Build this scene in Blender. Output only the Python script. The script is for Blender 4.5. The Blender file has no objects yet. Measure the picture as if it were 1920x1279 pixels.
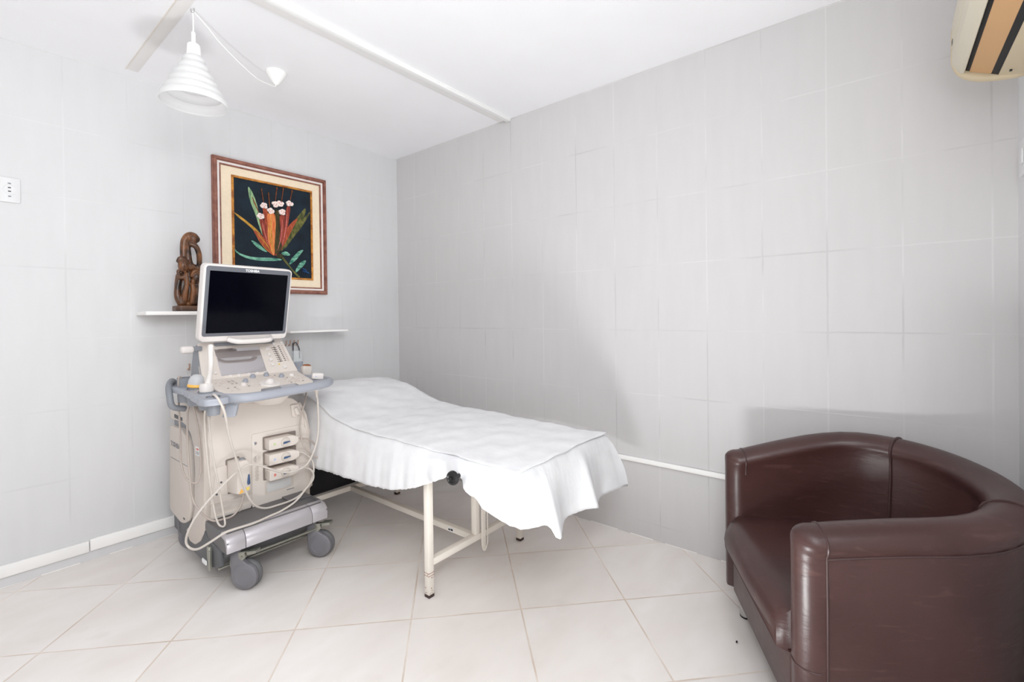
import bpy, bmesh, math, random
from mathutils import Vector, Matrix
from math import sin, cos, pi, radians, sqrt

random.seed(7)
scn = bpy.context.scene
col = scn.collection

# ------------------------------------------------------------------ camera
CAM = Vector((-2.4155, -3.1744, 1.2279))
YAW, PITCH, ROLL = radians(51.0189), radians(-0.4147), radians(-0.7045)
fw = Vector((sin(YAW)*cos(PITCH), cos(YAW)*cos(PITCH), sin(PITCH)))
rt = fw.cross(Vector((0, 0, 1))).normalized(); up = rt.cross(fw)
r2 = cos(ROLL)*rt + sin(ROLL)*up
u2 = -sin(ROLL)*rt + cos(ROLL)*up
cd = bpy.data.cameras.new('camera'); cam = bpy.data.objects.new('camera', cd); col.objects.link(cam)
cam.matrix_world = Matrix(((r2.x, u2.x, -fw.x, CAM.x), (r2.y, u2.y, -fw.y, CAM.y), (r2.z, u2.z, -fw.z, CAM.z), (0, 0, 0, 1)))
cd.sensor_width = 36.0; cd.sensor_fit = 'HORIZONTAL'
cd.lens = 867.99/1920*36.0
cd.shift_y = -(639.5-597.56)/1920
cd.clip_start = 0.05
scn.camera = cam

# ------------------------------------------------------------------ light
w = bpy.data.worlds.new('world'); scn.world = w; w.use_nodes = True
w.node_tree.nodes['Background'].inputs[0].default_value = (0.9, 0.95, 1, 1)
w.node_tree.nodes['Background'].inputs[1].default_value = 0.3

def area(name, loc, target, size, sizey, power, color=(1, 1, 1), shape='RECTANGLE'):
    l = bpy.data.lights.new(name, 'AREA'); l.shape = shape; l.size = size
    if shape in ('RECTANGLE', 'ELLIPSE'): l.size_y = sizey
    l.energy = power; l.color = color
    o = bpy.data.objects.new(name, l); col.objects.link(o); o.location = loc
    o.rotation_euler = (Vector(target)-Vector(loc)).to_track_quat('-Z', 'Y').to_euler()
    return o

# bright patch low on the floor below the picture (bounced sun) and two added fill lights standing in for daylight behind the camera
area('floor_bounce_light', (-1.79, -2.58, 0.03), (-1.79, -2.58, 2.4), 0.38, 0.38, 13.0, (0.97, 0.995, 1.0), 'DISK')
area('fill_behind_left', (-2.9, -3.45, 1.9), (-2.2, 0, 1.3), 1.1, 1.15, 14.5, (0.945, 0.985, 1.0))
area('fill_behind_high', (-2.2, -3.45, 2.0), (-1.8, 0, 0.6), 0.8, 0.8, 14.0, (0.955, 0.985, 1.0))
scn.cycles.max_bounces = 16; scn.cycles.diffuse_bounces = 10
vs = scn.view_settings
scn.display_settings.display_device = 'sRGB'
vs.view_transform = 'Standard'; vs.look = 'None'; vs.gamma = 1.0; vs.use_curve_mapping = False
vs.exposure = 0.88

# ------------------------------------------------------------------ materials
def lin(c):
    return tuple(((v/255)/12.92 if v/255 <= 0.04045 else ((v/255+0.055)/1.055)**2.4) for v in c)

class NT:
    def __init__(s, name):
        s.m = bpy.data.materials.new(name); s.m.use_nodes = True
        s.n = s.m.node_tree.nodes; s.l = s.m.node_tree.links
        s.b = s.n['Principled BSDF']
    def node(s, t, **k):
        n = s.n.new(t)
        for a, v in k.items(): setattr(n, a, v)
        return n
    def math(s, op, a, b=None, c=None):
        n = s.node('ShaderNodeMath', operation=op)
        for i, v in enumerate((a, b, c)):
            if v is None: continue
            if isinstance(v, (int, float)): n.inputs[i].default_value = v
            else: s.l.new(v, n.inputs[i])
        return n.outputs[0]
    def mix(s, f, a, b):
        n = s.node('ShaderNodeMix', data_type='RGBA')
        for i, v in ((0, f), (6, a), (7, b)):
            if isinstance(v, (int, float)): n.inputs[i].default_value = v
            elif isinstance(v, tuple): n.inputs[i].default_value = (*v, 1)
            else: s.l.new(v, n.inputs[i])
        return n.outputs[2]
    def noise(s, scale, detail=3, vec=None, rough=0.5):
        n = s.node('ShaderNodeTexNoise'); n.inputs['Scale'].default_value = scale
        n.inputs['Detail'].default_value = detail; n.inputs['Roughness'].default_value = rough
        if vec is None:
            t = s.node('ShaderNodeNewGeometry'); vec = t.outputs['Position']
        s.l.new(vec, n.inputs['Vector'])
        return n.outputs['Fac']
    def scaled_pos(s, sc):
        g = s.node('ShaderNodeNewGeometry'); m = s.node('ShaderNodeMapping')
        m.inputs['Scale'].default_value = sc; s.l.new(g.outputs['Position'], m.inputs['Vector'])
        return m.outputs[0]
    def ramp(s, f, lo, hi):
        n = s.node('ShaderNodeMapRange'); n.inputs[1].default_value = lo; n.inputs[2].default_value = hi
        s.l.new(f, n.inputs[0]); return n.outputs[0]
    def bump(s, h, strength, dist):
        n = s.node('ShaderNodeBump'); n.inputs['Strength'].default_value = strength
        n.inputs['Distance'].default_value = dist; s.l.new(h, n.inputs['Height'])
        s.l.new(n.outputs[0], s.b.inputs['Normal']); return n
    def base(s, v):
        if isinstance(v, tuple): s.b.inputs['Base Color'].default_value = (*v, 1)
        else: s.l.new(v, s.b.inputs['Base Color'])
    def set(s, **k):
        for a, v in k.items(): s.b.inputs[a.replace('_', ' ')].default_value = v

def plain(name, rgb, rough=0.5, var=0.04, nscale=12, metal=0.0, bump=0.0, bscale=200, bdist=0.001, coat=0.0, spec=0.5):
    t = NT(name); c = lin(rgb)
    f = t.noise(nscale)
    t.base(t.mix(t.ramp(f, 0.3, 0.7), tuple(v*(1-var) for v in c), tuple(min(1, v*(1+var)) for v in c)))
    t.set(Roughness=rough, Metallic=metal, Coat_Weight=coat, Specular_IOR_Level=spec)
    if bump: t.bump(t.noise(bscale, 2), bump, bdist)
    return t.m

def edge_dist(t, coord, size, off):
    """distance from coord to the nearest grid line"""
    a = t.math('DIVIDE', t.math('SUBTRACT', coord, off), size)
    fr = t.math('FRACT', a)
    return t.math('MULTIPLY', t.math('MINIMUM', fr, t.math('SUBTRACT', 1.0, fr)), size)

def wall_mat(name, axis, off, width, rgb, k):
    t = NT(name)
    g = t.node('ShaderNodeNewGeometry'); sp = t.node('ShaderNodeSeparateXYZ'); t.l.new(g.outputs['Position'], sp.inputs[0])
    wob = t.math('MULTIPLY', t.math('SUBTRACT', t.noise(9, 2), 0.5), 0.004)
    a = edge_dist(t, t.math('ADD', sp.outputs[axis], wob), width, off)
    b = edge_dist(t, t.math('ADD', sp.outputs['Z'], wob), 0.3504, 0.0856)
    patch = t.ramp(t.noise(2.2, 3), 0.36, 0.60)
    d = t.math('MINIMUM', a, t.math('ADD', b, t.math('MULTIPLY', patch, 0.0006)))
    line = t.ramp(d, 0.0046, 0.0014)
    shade = t.ramp(t.noise(60, 3), 0.35, 0.65)
    c = lin(rgb)
    wallc = t.mix(t.ramp(t.noise(3, 4, t.scaled_pos((6, 6, 1))), 0.3, 0.7), tuple(v*0.985 for v in c), tuple(min(1, v*1.012) for v in c))
    linec = t.mix(patch, tuple(v*0.86 for v in c), tuple(min(1, v*1.11) for v in c))
    t.base(t.mix(t.math('MULTIPLY', line, k), wallc, linec))
    h = t.math('ADD', t.math('MULTIPLY', line, t.math('SUBTRACT', t.math('MULTIPLY', patch, 1.6), 1.0)), t.math('MULTIPLY', shade, 0.05))
    t.bump(h, 0.55*k, 0.0015)
    t.set(Roughness=0.62, Specular_IOR_Level=0.3)
    return t.m

M = {}
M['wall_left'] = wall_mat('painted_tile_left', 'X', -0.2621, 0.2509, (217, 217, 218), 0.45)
M['wall_right'] = wall_mat('painted_tile_right', 'Y', -0.2262, 0.25, (206, 204, 204), 0.8)  # colour set darker than the left wall so it looks less brightly lit
M['ceiling'] = plain('ceiling_paint', (248, 248, 250), 0.8, 0.015, 3, bump=0.1, bscale=40, spec=0.2)
M['trim'] = plain('trunking_white', (249, 248, 246), 0.4, 0.015, 8)
M['rail'] = plain('ceiling_rail_white', (246, 246, 245), 0.45, 0.01, 8)
M['rail_base'] = plain('ceiling_rail_board', (240, 239, 238), 0.6, 0.01, 8)
M['trim_warm'] = plain('ceiling_strip_paint', (244, 242, 240), 0.7, 0.02, 6, spec=0.2)

def floor_mat():
    t = NT('floor_tile')
    th = -0.7665; S = 0.4502
    g = t.node('ShaderNodeNewGeometry'); mp = t.node('ShaderNodeVectorMath', operation='SUBTRACT')
    t.l.new(g.outputs['Position'], mp.inputs[0]); mp.inputs[1].default_value = (-1.2282, -1.6687, 0)
    d1 = t.node('ShaderNodeVectorMath', operation='DOT_PRODUCT'); t.l.new(mp.outputs[0], d1.inputs[0]); d1.inputs[1].default_value = (cos(th), sin(th), 0)
    d2 = t.node('ShaderNodeVectorMath', operation='DOT_PRODUCT'); t.l.new(mp.outputs[0], d2.inputs[0]); d2.inputs[1].default_value = (-sin(th), cos(th), 0)
    A, B = d1.outputs['Value'], d2.outputs['Value']
    d = t.math('MINIMUM', edge_dist(t, A, S, 0), edge_dist(t, B, S, 0))
    line = t.ramp(d, 0.0042, 0.0022)
    # per-tile tone
    cm = t.node('ShaderNodeCombineXYZ')
    t.l.new(t.math('FLOOR', t.math('DIVIDE', A, S)), cm.inputs[0]); t.l.new(t.math('FLOOR', t.math('DIVIDE', B, S)), cm.inputs[1])
    wn = t.node('ShaderNodeTexWhiteNoise', noise_dimensions='3D'); t.l.new(cm.outputs[0], wn.inputs['Vector'])
    ad = t.node('ShaderNodeVectorMath', operation='MULTIPLY_ADD')
    t.l.new(cm.outputs[0], ad.inputs[0]); ad.inputs[1].default_value = (3.7, 5.1, 0); t.l.new(t.scaled_pos((2.2, 4.5, 1)), ad.inputs[2])
    cloud = t.ramp(t.noise(1.3, 4, ad.outputs[0], 0.5), 0.3, 0.72)
    cA = t.mix(cloud, lin((231, 224, 219)), lin((241, 237, 234)))
    cA = t.mix(t.math('MULTIPLY', wn.outputs['Value'], 0.25), cA, lin((230, 222, 216)))
    stain = t.ramp(t.noise(7, 4), 0.62, 0.8)
    cA = t.mix(t.math('MULTIPLY', stain, 0.25), cA, lin((212, 202, 194)))
    grout = t.mix(t.ramp(t.noise(5, 3), 0.35, 0.65), lin((208, 192, 178)), lin((230, 220, 211)))
    t.base(t.mix(line, cA, grout))
    t.bump(t.math('MULTIPLY', line, -1.0), 0.4, 0.0015)
    t.l.new(t.math('ADD', t.math('MULTIPLY', line, 0.4), 0.27), t.b.inputs['Roughness'])
    t.set(Specular_IOR_Level=0.4)
    return t.m
M['floor'] = floor_mat()
M['plastic_ivory'] = plain('plastic_ivory', (219, 210, 202), 0.42, 0.02, 6)
M['plastic_beige'] = plain('plastic_beige', (208, 198, 189), 0.45, 0.03, 6)
M['plastic_white'] = plain('plastic_white', (226, 220, 216), 0.35, 0.012, 8)
M['grey_rubber'] = plain('grey_bumper_plastic', (160, 163, 172), 0.38, 0.03, 9)
M['grey_mid'] = plain('grey_plastic_mid', (135, 138, 144), 0.45, 0.04, 9)
M['grey_dark'] = plain('grey_plastic_dark', (92, 93, 96), 0.5, 0.05, 9)
M['graphite'] = plain('base_cover_graphite', (104, 102, 104), 0.45, 0.04, 7)
M['silver'] = plain('base_silver_paint', (190, 186, 190), 0.3, 0.02, 9, metal=0.35)
M['caster'] = plain('caster_grey', (122, 120, 125), 0.45, 0.03, 9)
M['tyre'] = plain('caster_tyre', (104, 104, 106), 0.5, 0.04, 9)
M['steel'] = plain('zinc_steel', (165, 165, 155), 0.35, 0.06, 20, metal=0.7)
M['black'] = plain('black_plastic', (22, 22, 24), 0.35, 0.1, 12)
M['black_cloth'] = plain('black_vinyl', (14, 12, 18), 0.7, 0.1, 12)
M['bezel'] = plain('monitor_bezel_grey', (104, 106, 113), 0.45, 0.02, 9)
M['screen'] = plain('dark_glass', (5, 6, 14), 0.1, 0.1, 3, spec=0.10)
M['touch'] = plain('touch_glass', (196, 192, 194), 0.07, 0.03, 3, metal=0.85)
M['key_pink'] = plain('key_print', (196, 180, 172), 0.5, 0.05, 20)
M['key_dark'] = plain('key_print_dark', (128, 118, 114), 0.5, 0.05, 20)
M['cable'] = plain('cable_ivory', (206, 198, 190), 0.45, 0.03, 20)
M['cable_dark'] = plain('cable_greige', (178, 166, 158), 0.45, 0.03, 20)
M['orange'] = plain('probe_orange', (246, 190, 92), 0.4, 0.03, 20)
M['lens_grey'] = plain('probe_lens_grey', (196, 197, 200), 0.4, 0.03, 20)
M['lens_brown'] = plain('probe_lens_brown', (150, 96, 60), 0.4, 0.06, 40)
M['lime'] = plain('probe_mark_lime', (196, 205, 70), 0.5, 0.03, 20)
M['navy'] = plain('dial_blue', (66, 90, 128), 0.4, 0.05, 20)
M['mark_red'] = plain('mark_red', (222, 122, 112), 0.5, 0.05, 20)
M['mark_green'] = plain('mark_green', (186, 204, 150), 0.5, 0.05, 20)
M['mark_blue'] = plain('mark_blue', (186, 195, 220), 0.5, 0.05, 20)
M['mark_yellow'] = plain('mark_yellow', (236, 208, 104), 0.5, 0.05, 20)
M['white_print'] = plain('white_print', (238, 238, 238), 0.5, 0.01, 20)
M['grey_print'] = plain('grey_print', (120, 118, 124), 0.5, 0.02, 20)
M['paint_frame'] = plain('cream_enamel', (236, 229, 219), 0.35, 0.03, 9)
M['rust'] = plain('chipped_rust', (150, 98, 76), 0.7, 0.15, 60)
M['foot_cap'] = plain('leg_cap', (70, 54, 48), 0.6, 0.1, 30)
M['ac_cream'] = plain('aged_cream_plastic', (216, 208, 188), 0.45, 0.02, 4)
M['ac_tan'] = plain('aged_tan_plastic', (206, 190, 160), 0.5, 0.03, 4)
M['ac_orange'] = plain('louver_tan_orange', (206, 162, 114), 0.55, 0.03, 4)
M['ac_black'] = plain('louver_slot_black', (10, 9, 9), 0.6, 0.2, 10)
M['shade'] = None
M['shelf'] = plain('shelf_white', (244, 242, 240), 0.4, 0.01, 8)
M['socket'] = plain('socket_white', (222, 222, 223), 0.4, 0.01, 8)
M['chrome'] = plain('chrome', (200, 200, 200), 0.15, 0.03, 8, metal=1.0)
M['copper'] = plain('hook_copper', (196, 160, 140), 0.35, 0.05, 20, metal=0.5)

def lampshade_mat():
    t = NT('white_plastic_shade'); t.base(lin((246, 246, 246))); t.set(Roughness=0.4)
    t.b.inputs['Subsurface Weight'].default_value = 0.0
    tr = t.node('ShaderNodeBsdfTranslucent'); tr.inputs[0].default_value = (0.95, 0.95, 0.95, 1)
    mx = t.node('ShaderNodeMixShader'); mx.inputs[0].default_value = 0.5
    t.l.new(t.b.outputs[0], mx.inputs[1]); t.l.new(tr.outputs[0], mx.inputs[2])
    t.l.new(mx.outputs[0], t.n['Material Output'].inputs['Surface'])
    f = t.noise(30, 2); t.bump(f, 0.05, 0.001)
    return t.m
M['shade'] = lampshade_mat()

def cloth_mat():
    t = NT('white_cotton')
    f = t.ramp(t.noise(14, 3), 0.3, 0.7)
    t.base(t.mix(f, lin((224, 224, 226)), lin((231, 231, 232))))
    t.set(Roughness=0.9, Specular_IOR_Level=0.15)
    h = t.math('ADD', t.noise(9, 4, t.scaled_pos((1.6, 0.8, 0.7))), t.math('MULTIPLY', t.noise(500, 1), 0.03))
    t.bump(h, 0.35, 0.012)
    return t.m
M['cloth'] = cloth_mat()

def leather_mat():
    t = NT('brown_leatherette')
    f = t.ramp(t.noise(4, 4), 0.3, 0.7)
    sn = t.node('ShaderNodeTexNoise'); sn.inputs['Scale'].default_value = 16; sn.inputs['Detail'].default_value = 6; sn.inputs['Distortion'].default_value = 1.2
    t.l.new(t.scaled_pos((0.5, 0.6, 2.6)), sn.inputs['Vector'])
    wear = t.math('MULTIPLY', t.ramp(sn.outputs['Fac'], 0.60, 0.72), 0.20)
    t.base(t.mix(wear, t.mix(f, lin((60, 36, 34)), lin((71, 45, 42))), lin((112, 82, 77))))
    scr = t.node('ShaderNodeTexNoise'); scr.inputs['Scale'].default_value = 9; scr.inputs['Detail'].default_value = 5; scr.inputs['Distortion'].default_value = 0.6
    t.l.new(t.scaled_pos((1, 1.3, 4)), scr.inputs['Vector'])
    h = t.math('ADD', t.math('MULTIPLY', scr.outputs['Fac'], 0.5), t.math('MULTIPLY', t.noise(420, 2), 0.06))
    t.bump(h, 0.42, 0.006)
    t.l.new(t.math('ADD', t.math('MULTIPLY', t.noise(7, 4), 0.2), 0.27), t.b.inputs['Roughness'])
    t.set(Specular_IOR_Level=0.5)
    return t.m
M['leather'] = leather_mat()
M['leather_pipe'] = plain('leatherette_piping', (66, 44, 42), 0.4, 0.08, 20)

def wood_mat(name, a, b, scale, sc, rough=0.5):
    t = NT(name)
    n = t.noise(scale, 5, t.scaled_pos(sc), 0.6)
    t.base(t.mix(t.ramp(n, 0.36, 0.64), lin(a), lin(b))); t.set(Roughness=rough)
    t.bump(n, 0.25, 0.003)
    return t.m
M['carving'] = wood_mat('carved_dark_wood', (28, 19, 16), (136, 88, 54), 16, (1.2, 1.2, 0.8), 0.36)
M['carving_base'] = wood_mat('carving_base_wood', (52, 36, 30), (110, 78, 58), 14, (0.6, 1, 4), 0.5)
M['frame_wood'] = wood_mat('frame_red_wood', (120, 74, 62), (160, 108, 92), 40, (0.5, 1, 0.5), 0.55)
M['frame_white'] = plain('frame_white_line', (236, 228, 224), 0.5, 0.03, 30)
M['mat_cream'] = plain('mat_linen', (243, 226, 199), 0.9, 0.03, 60, bump=0.1, bscale=400)
M['gold'] = wood_mat('gold_fillet', (150, 84, 24), (216, 150, 62), 30, (1, 1, 1), 0.4)

def paint(name, a, b, sc=(1, 1, 1), scale=18):
    t = NT(name); n = t.noise(scale, 4, t.scaled_pos(sc), 0.6)
    t.base(t.mix(t.ramp(n, 0.35, 0.65), lin(a), lin(b))); t.set(Roughness=0.6, Specular_IOR_Level=0.3)
    return t.m
M['p_dark'] = paint('oil_dark', (12, 22, 32), (20, 38, 52), (1, 1, 1), 9)
M['p_green'] = paint('oil_green', (96, 132, 96), (176, 208, 156), (8, 1, 1), 14)
M['p_yellow'] = paint('oil_yellow', (150, 120, 40), (214, 160, 62), (2, 1, 2), 20)
M['p_red'] = paint('oil_red', (132, 52, 36), (196, 96, 60), (7, 1, 1.2), 14)
M['p_orange'] = paint('oil_orange', (206, 92, 48), (240, 160, 96), (9, 1, 1), 14)
M['p_rust'] = paint('oil_rust', (110, 40, 36), (170, 76, 58), (9, 1, 1), 14)
M['p_deep'] = paint('oil_deep', (36, 34, 22), (74, 66, 34), (8, 1, 1), 14)
M['p_olive'] = paint('oil_olive', (52, 62, 34), (120, 116, 60), (4, 1, 2), 12)
M['p_teal'] = paint('oil_teal', (36, 104, 88), (140, 200, 172), (2, 1, 6), 12)
M['p_white'] = paint('oil_white', (240, 214, 206), (252, 240, 234), (1, 1, 1), 90)
M['p_pink'] = paint('oil_pink', (190, 90, 84), (226, 150, 140), (1, 1, 1), 90)
M['p_brown'] = paint('oil_brown', (96, 46, 22), (150, 84, 40), (1, 1, 1), 60)
M['p_blue'] = paint('oil_blue', (36, 76, 128), (60, 104, 160), (1, 1, 1), 60)

def clear_mat():
    t = NT('clear_soft_plastic'); t.base((0.9, 0.93, 0.94)); t.set(Roughness=0.15)
    tr = t.node('ShaderNodeBsdfTransparent'); tr.inputs[0].default_value = (0.97, 0.98, 0.98, 1)
    mx = t.node('ShaderNodeMixShader'); mx.inputs[0].default_value = 0.74
    t.l.new(t.b.outputs[0], mx.inputs[1]); t.l.new(tr.outputs[0], mx.inputs[2])
    t.l.new(mx.outputs[0], t.n['Material Output'].inputs['Surface'])
    return t.m
M['clear'] = clear_mat()

# ------------------------------------------------------------------ mesh helpers
WL = {}
def wloc(p): return WL.get(p.name, Vector((0, 0, 0))) if p else Vector((0, 0, 0))

def tag(o, label, cat, group=None):
    o['label'] = label; o['category'] = cat
    if group: o['group'] = group
    return o

def thing(name, label, cat, loc, group=None):
    o = bpy.data.objects.new(name, None); col.objects.link(o); o.location = loc; o.empty_display_size = 0.05
    WL[o.name] = Vector(loc); return tag(o, label, cat, group)

def obj(name, bm, mat, parent=None, angle=35, label=None, mats=None, origin=None):
    bmesh.ops.recalc_face_normals(bm, faces=bm.faces)
    vs_ = [v.co for v in bm.verts]
    lo = Vector([min(v[i] for v in vs_) for i in range(3)]); hi = Vector([max(v[i] for v in vs_) for i in range(3)])
    c = Vector(((lo.x+hi.x)/2, (lo.y+hi.y)/2, (lo.z+hi.z)/2 if parent else lo.z)) if origin is None else Vector(origin)
    bmesh.ops.translate(bm, verts=bm.verts, vec=-c)
    me = bpy.data.meshes.new(name); bm.to_mesh(me); bm.free()
    for p in me.polygons: p.use_smooth = True
    me.set_sharp_from_angle(angle=radians(angle))
    for m in (mats or [mat]): me.materials.append(m)
    o = bpy.data.objects.new(name, me); col.objects.link(o)
    if parent: o.parent = parent
    o.location = c - wloc(parent); WL[o.name] = c
    if label: o['label'] = label
    return o

def struct(name, bm, mat, **k):
    o = obj(name, bm, mat, **k); o['kind'] = 'structure'; return o

def B(): return bmesh.new()

def add_mesh(bm, verts, faces, mi=0, f=None):
    vv = [bm.verts.new(f(v) if f else v) for v in verts]
    out = []
    for fc in faces:
        try:
            q = bm.faces.new([vv[i] for i in fc]); q.material_index = mi; out.append(q)
        except ValueError: pass
    return vv, out

def bx(bm, lo, hi, bev=0.0, seg=2, f=None, mi=0):
    x0, y0, z0 = lo; x1, y1, z1 = hi
    t = bmesh.new()
    vs_ = [(x0,y0,z0),(x1,y0,z0),(x1,y1,z0),(x0,y1,z0),(x0,y0,z1),(x1,y0,z1),(x1,y1,z1),(x0,y1,z1)]
    add_mesh(t, vs_, [(0,3,2,1),(4,5,6,7),(0,1,5,4),(1,2,6,5),(2,3,7,6),(3,0,4,7)])
    if bev: bmesh.ops.bevel(t, geom=list(t.edges), offset=bev, segments=seg, profile=0.5, affect='EDGES')
    merge(bm, t, f, mi)

def merge(bm, t, f=None, mi=0):
    t.verts.ensure_lookup_table(); t.verts.index_update()
    add_mesh(bm, [tuple(v.co) for v in t.verts], [[v.index for v in fc.verts] for fc in t.faces], mi, (lambda v: f(v)) if f else None)
    t.free()

def prism(bm, poly, d0, d1, f, bev=0.0, seg=2, mi=0):
    """poly of (a,b), extruded along d; f(a,b,d) -> world"""
    t = bmesh.new(); n = len(poly)
    v0 = [t.verts.new((a, b, d0)) for a, b in poly]; v1 = [t.verts.new((a, b, d1)) for a, b in poly]
    t.faces.new(v0); t.faces.new(v1[::-1])
    for i in range(n): t.faces.new((v0[i], v1[i], v1[(i+1) % n], v0[(i+1) % n]))
    bmesh.ops.recalc_face_normals(t, faces=t.faces)
    if bev:
        es = [e for e in t.edges if len(set(round(v.co.z, 6) for v in e.verts)) == 1]
        bmesh.ops.bevel(t, geom=es, offset=bev, segments=seg, profile=0.5, affect='EDGES')
    bmesh.ops.triangulate(t, faces=[q for q in t.faces if len(q.verts) > 4])
    merge(bm, t, lambda v: f(v[0], v[1], v[2]), mi)

def rrect(a0, b0, a1, b1, r, n=5):
    out = []
    for cx, cy, s in ((a1-r, b0+r, -90), (a1-r, b1-r, 0), (a0+r, b1-r, 90), (a0+r, b0+r, 180)):
        for i in range(n+1):
            t = radians(s+90*i/n); out.append((cx+r*cos(t), cy+r*sin(t)))
    return out

def rpoly(pts, r, n=4):
    """round the corners of a polygon"""
    out = []; m = len(pts)
    for i in range(m):
        p = Vector((*pts[i], 0)); a = Vector((*pts[i-1], 0)); b = Vector((*pts[(i+1) % m], 0))
        da = (a-p); db = (b-p); k = min(r, da.length*0.45, db.length*0.45)
        A = p+da.normalized()*k; Bq = p+db.normalized()*k
        for j in range(n+1):
            t = j/n; q = A*(1-t)**2+p*2*t*(1-t)+Bq*t*t
            out.append((q.x, q.y))
    return out

def catmull(pts, sub=6, closed=False):
    P = [Vector(p) for p in pts]; n = len(P); out = []
    rng = range(n) if closed else range(n-1)
    for i in rng:
        p1, p2 = P[i], P[(i+1) % n]
        p0 = P[i-1] if (closed or i > 0) else p1*2-p2
        p3 = P[(i+2) % n] if (closed or i+2 < n) else p2*2-p1
        for k in range(sub):
            t = k/sub
            out.append(0.5*((2*p1)+(p2-p0)*t+(2*p0-5*p1+4*p2-p3)*t*t+(3*p1-p0-3*p2+p3)*t*t*t))
    if not closed: out.append(P[-1])
    return out

def tube(bm, pts, r, seg=8, closed=False, cap=True, flat=None, mi=0):
    """sweep a circle (or an ellipse: flat=(side, vertical) radii) along pts; r may be a list"""
    P = [Vector(p) for p in pts]; n = len(P); rings = []; prev = None
    for i, p in enumerate(P):
        a = P[i-1] if (closed or i > 0) else p; b = P[(i+1) % n] if (closed or i < n-1) else p
        t = (b-a).normalized()
        if flat is not None:
            s = t.cross(Vector((0, 0, 1)))
            s = s.normalized() if s.length > 1e-5 else Vector((1, 0, 0))
        elif prev is None:
            s = t.cross(Vector((0, 0, 1))) if abs(t.z) < 0.9 else t.cross(Vector((1, 0, 0))); s.normalize()
        else:
            s = prev-t*prev.dot(t); s.normalize()
        prev = s; q = s.cross(t).normalized()
        rr = r[i] if isinstance(r, (list, tuple)) else r
        ra, rb = (flat if flat is not None else (rr, rr))
        rings.append([bm.verts.new(p+s*ra*cos(2*pi*k/seg)+q*rb*sin(2*pi*k/seg)) for k in range(seg)])
    m = n if closed else n-1
    for i in range(m):
        A, Bq = rings[i], rings[(i+1) % n]
        for k in range(seg):
            fc = bm.faces.new((A[k], A[(k+1) % seg], Bq[(k+1) % seg], Bq[k])); fc.material_index = mi
    if cap and not closed:
        bm.faces.new(rings[0]).material_index = mi; bm.faces.new(rings[-1][::-1]).material_index = mi

def lathe(bm, prof, c, axis=(0, 0, 1), seg=32, mi=0, sq=1.0):
    """prof of (r, h) along axis from point c"""
    ax = Vector(axis).normalized(); s = ax.cross(Vector((0, 0, 1)))
    s = s.normalized() if s.length > 1e-4 else Vector((1, 0, 0))
    q = ax.cross(s).normalized(); c = Vector(c); rings = []
    for r, h in prof:
        if r < 1e-6: rings.append([bm.verts.new(c+ax*h)])
        else: rings.append([bm.verts.new(c+ax*h+(s*cos(2*pi*k/seg)+q*sin(2*pi*k/seg)*sq)*r) for k in range(seg)])
    for A, Bq in zip(rings, rings[1:]):
        for k in range(seg):
            k2 = (k+1) % seg
            if len(A) == 1 and len(Bq) == 1: continue
            if len(A) == 1: fc = bm.faces.new((A[0], Bq[k2], Bq[k]))
            elif len(Bq) == 1: fc = bm.faces.new((A[k], A[k2], Bq[0]))
            else: fc = bm.faces.new((A[k], A[k2], Bq[k2], Bq[k]))
            fc.material_index = mi

def ball(bm, c, r, sc=(1, 1, 1), f=None, mi=0, u=16, v=10):
    t = bmesh.new(); bmesh.ops.create_uvsphere(t, u_segments=u, v_segments=v, radius=r)
    for q in t.verts: q.co = Vector((q.co.x*sc[0], q.co.y*sc[1], q.co.z*sc[2]))+Vector(c)
    merge(bm, t, f, mi)

def text_bm(body, size, frame, depth=0.0006, bold=0.0):
    """mesh letters; frame(a, b, d) -> world, centred on a = 0"""
    cu = bpy.data.curves.new('letters', 'FONT'); cu.body = body; cu.size = size; cu.extrude = depth/2; cu.align_x = 'CENTER'; cu.offset = bold
    o = bpy.data.objects.new('letters', cu); col.objects.link(o)
    dg = bpy.context.evaluated_depsgraph_get(); me = bpy.data.meshes.new_from_object(o.evaluated_get(dg))
    bpy.data.objects.remove(o); bpy.data.curves.remove(cu)
    bm = bmesh.new(); bm.from_mesh(me); bpy.data.meshes.remove(me)
    for v in bm.verts: v.co = Vector(frame(v.co.x, v.co.y, v.co.z))
    return bm

def lerp_table(tab, x):
    if x <= tab[0][0]: return tab[0][1]
    for (a, va), (b, vb) in zip(tab, tab[1:]):
        if x <= b:
            t = (x-a)/(b-a); return va+(vb-va)*t
    return tab[-1][1]

def smooth_table(tab, x):
    if x <= tab[0][0]: return tab[0][1]
    if x >= tab[-1][0]: return tab[-1][1]
    for i in range(len(tab)-1):
        if x <= tab[i+1][0]:
            a, va = tab[i]; b, vb = tab[i+1]
            m0 = (tab[i+1][1]-tab[max(i-1, 0)][1])/(tab[i+1][0]-tab[max(i-1, 0)][0])
            j = min(i+2, len(tab)-1); m1 = (tab[j][1]-tab[i][1])/(tab[j][0]-tab[i][0])
            h = b-a; t = (x-a)/h
            return (2*t**3-3*t*t+1)*va+(t**3-2*t*t+t)*h*m0+(-2*t**3+3*t*t)*vb+(t**3-t*t)*h*m1


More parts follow.
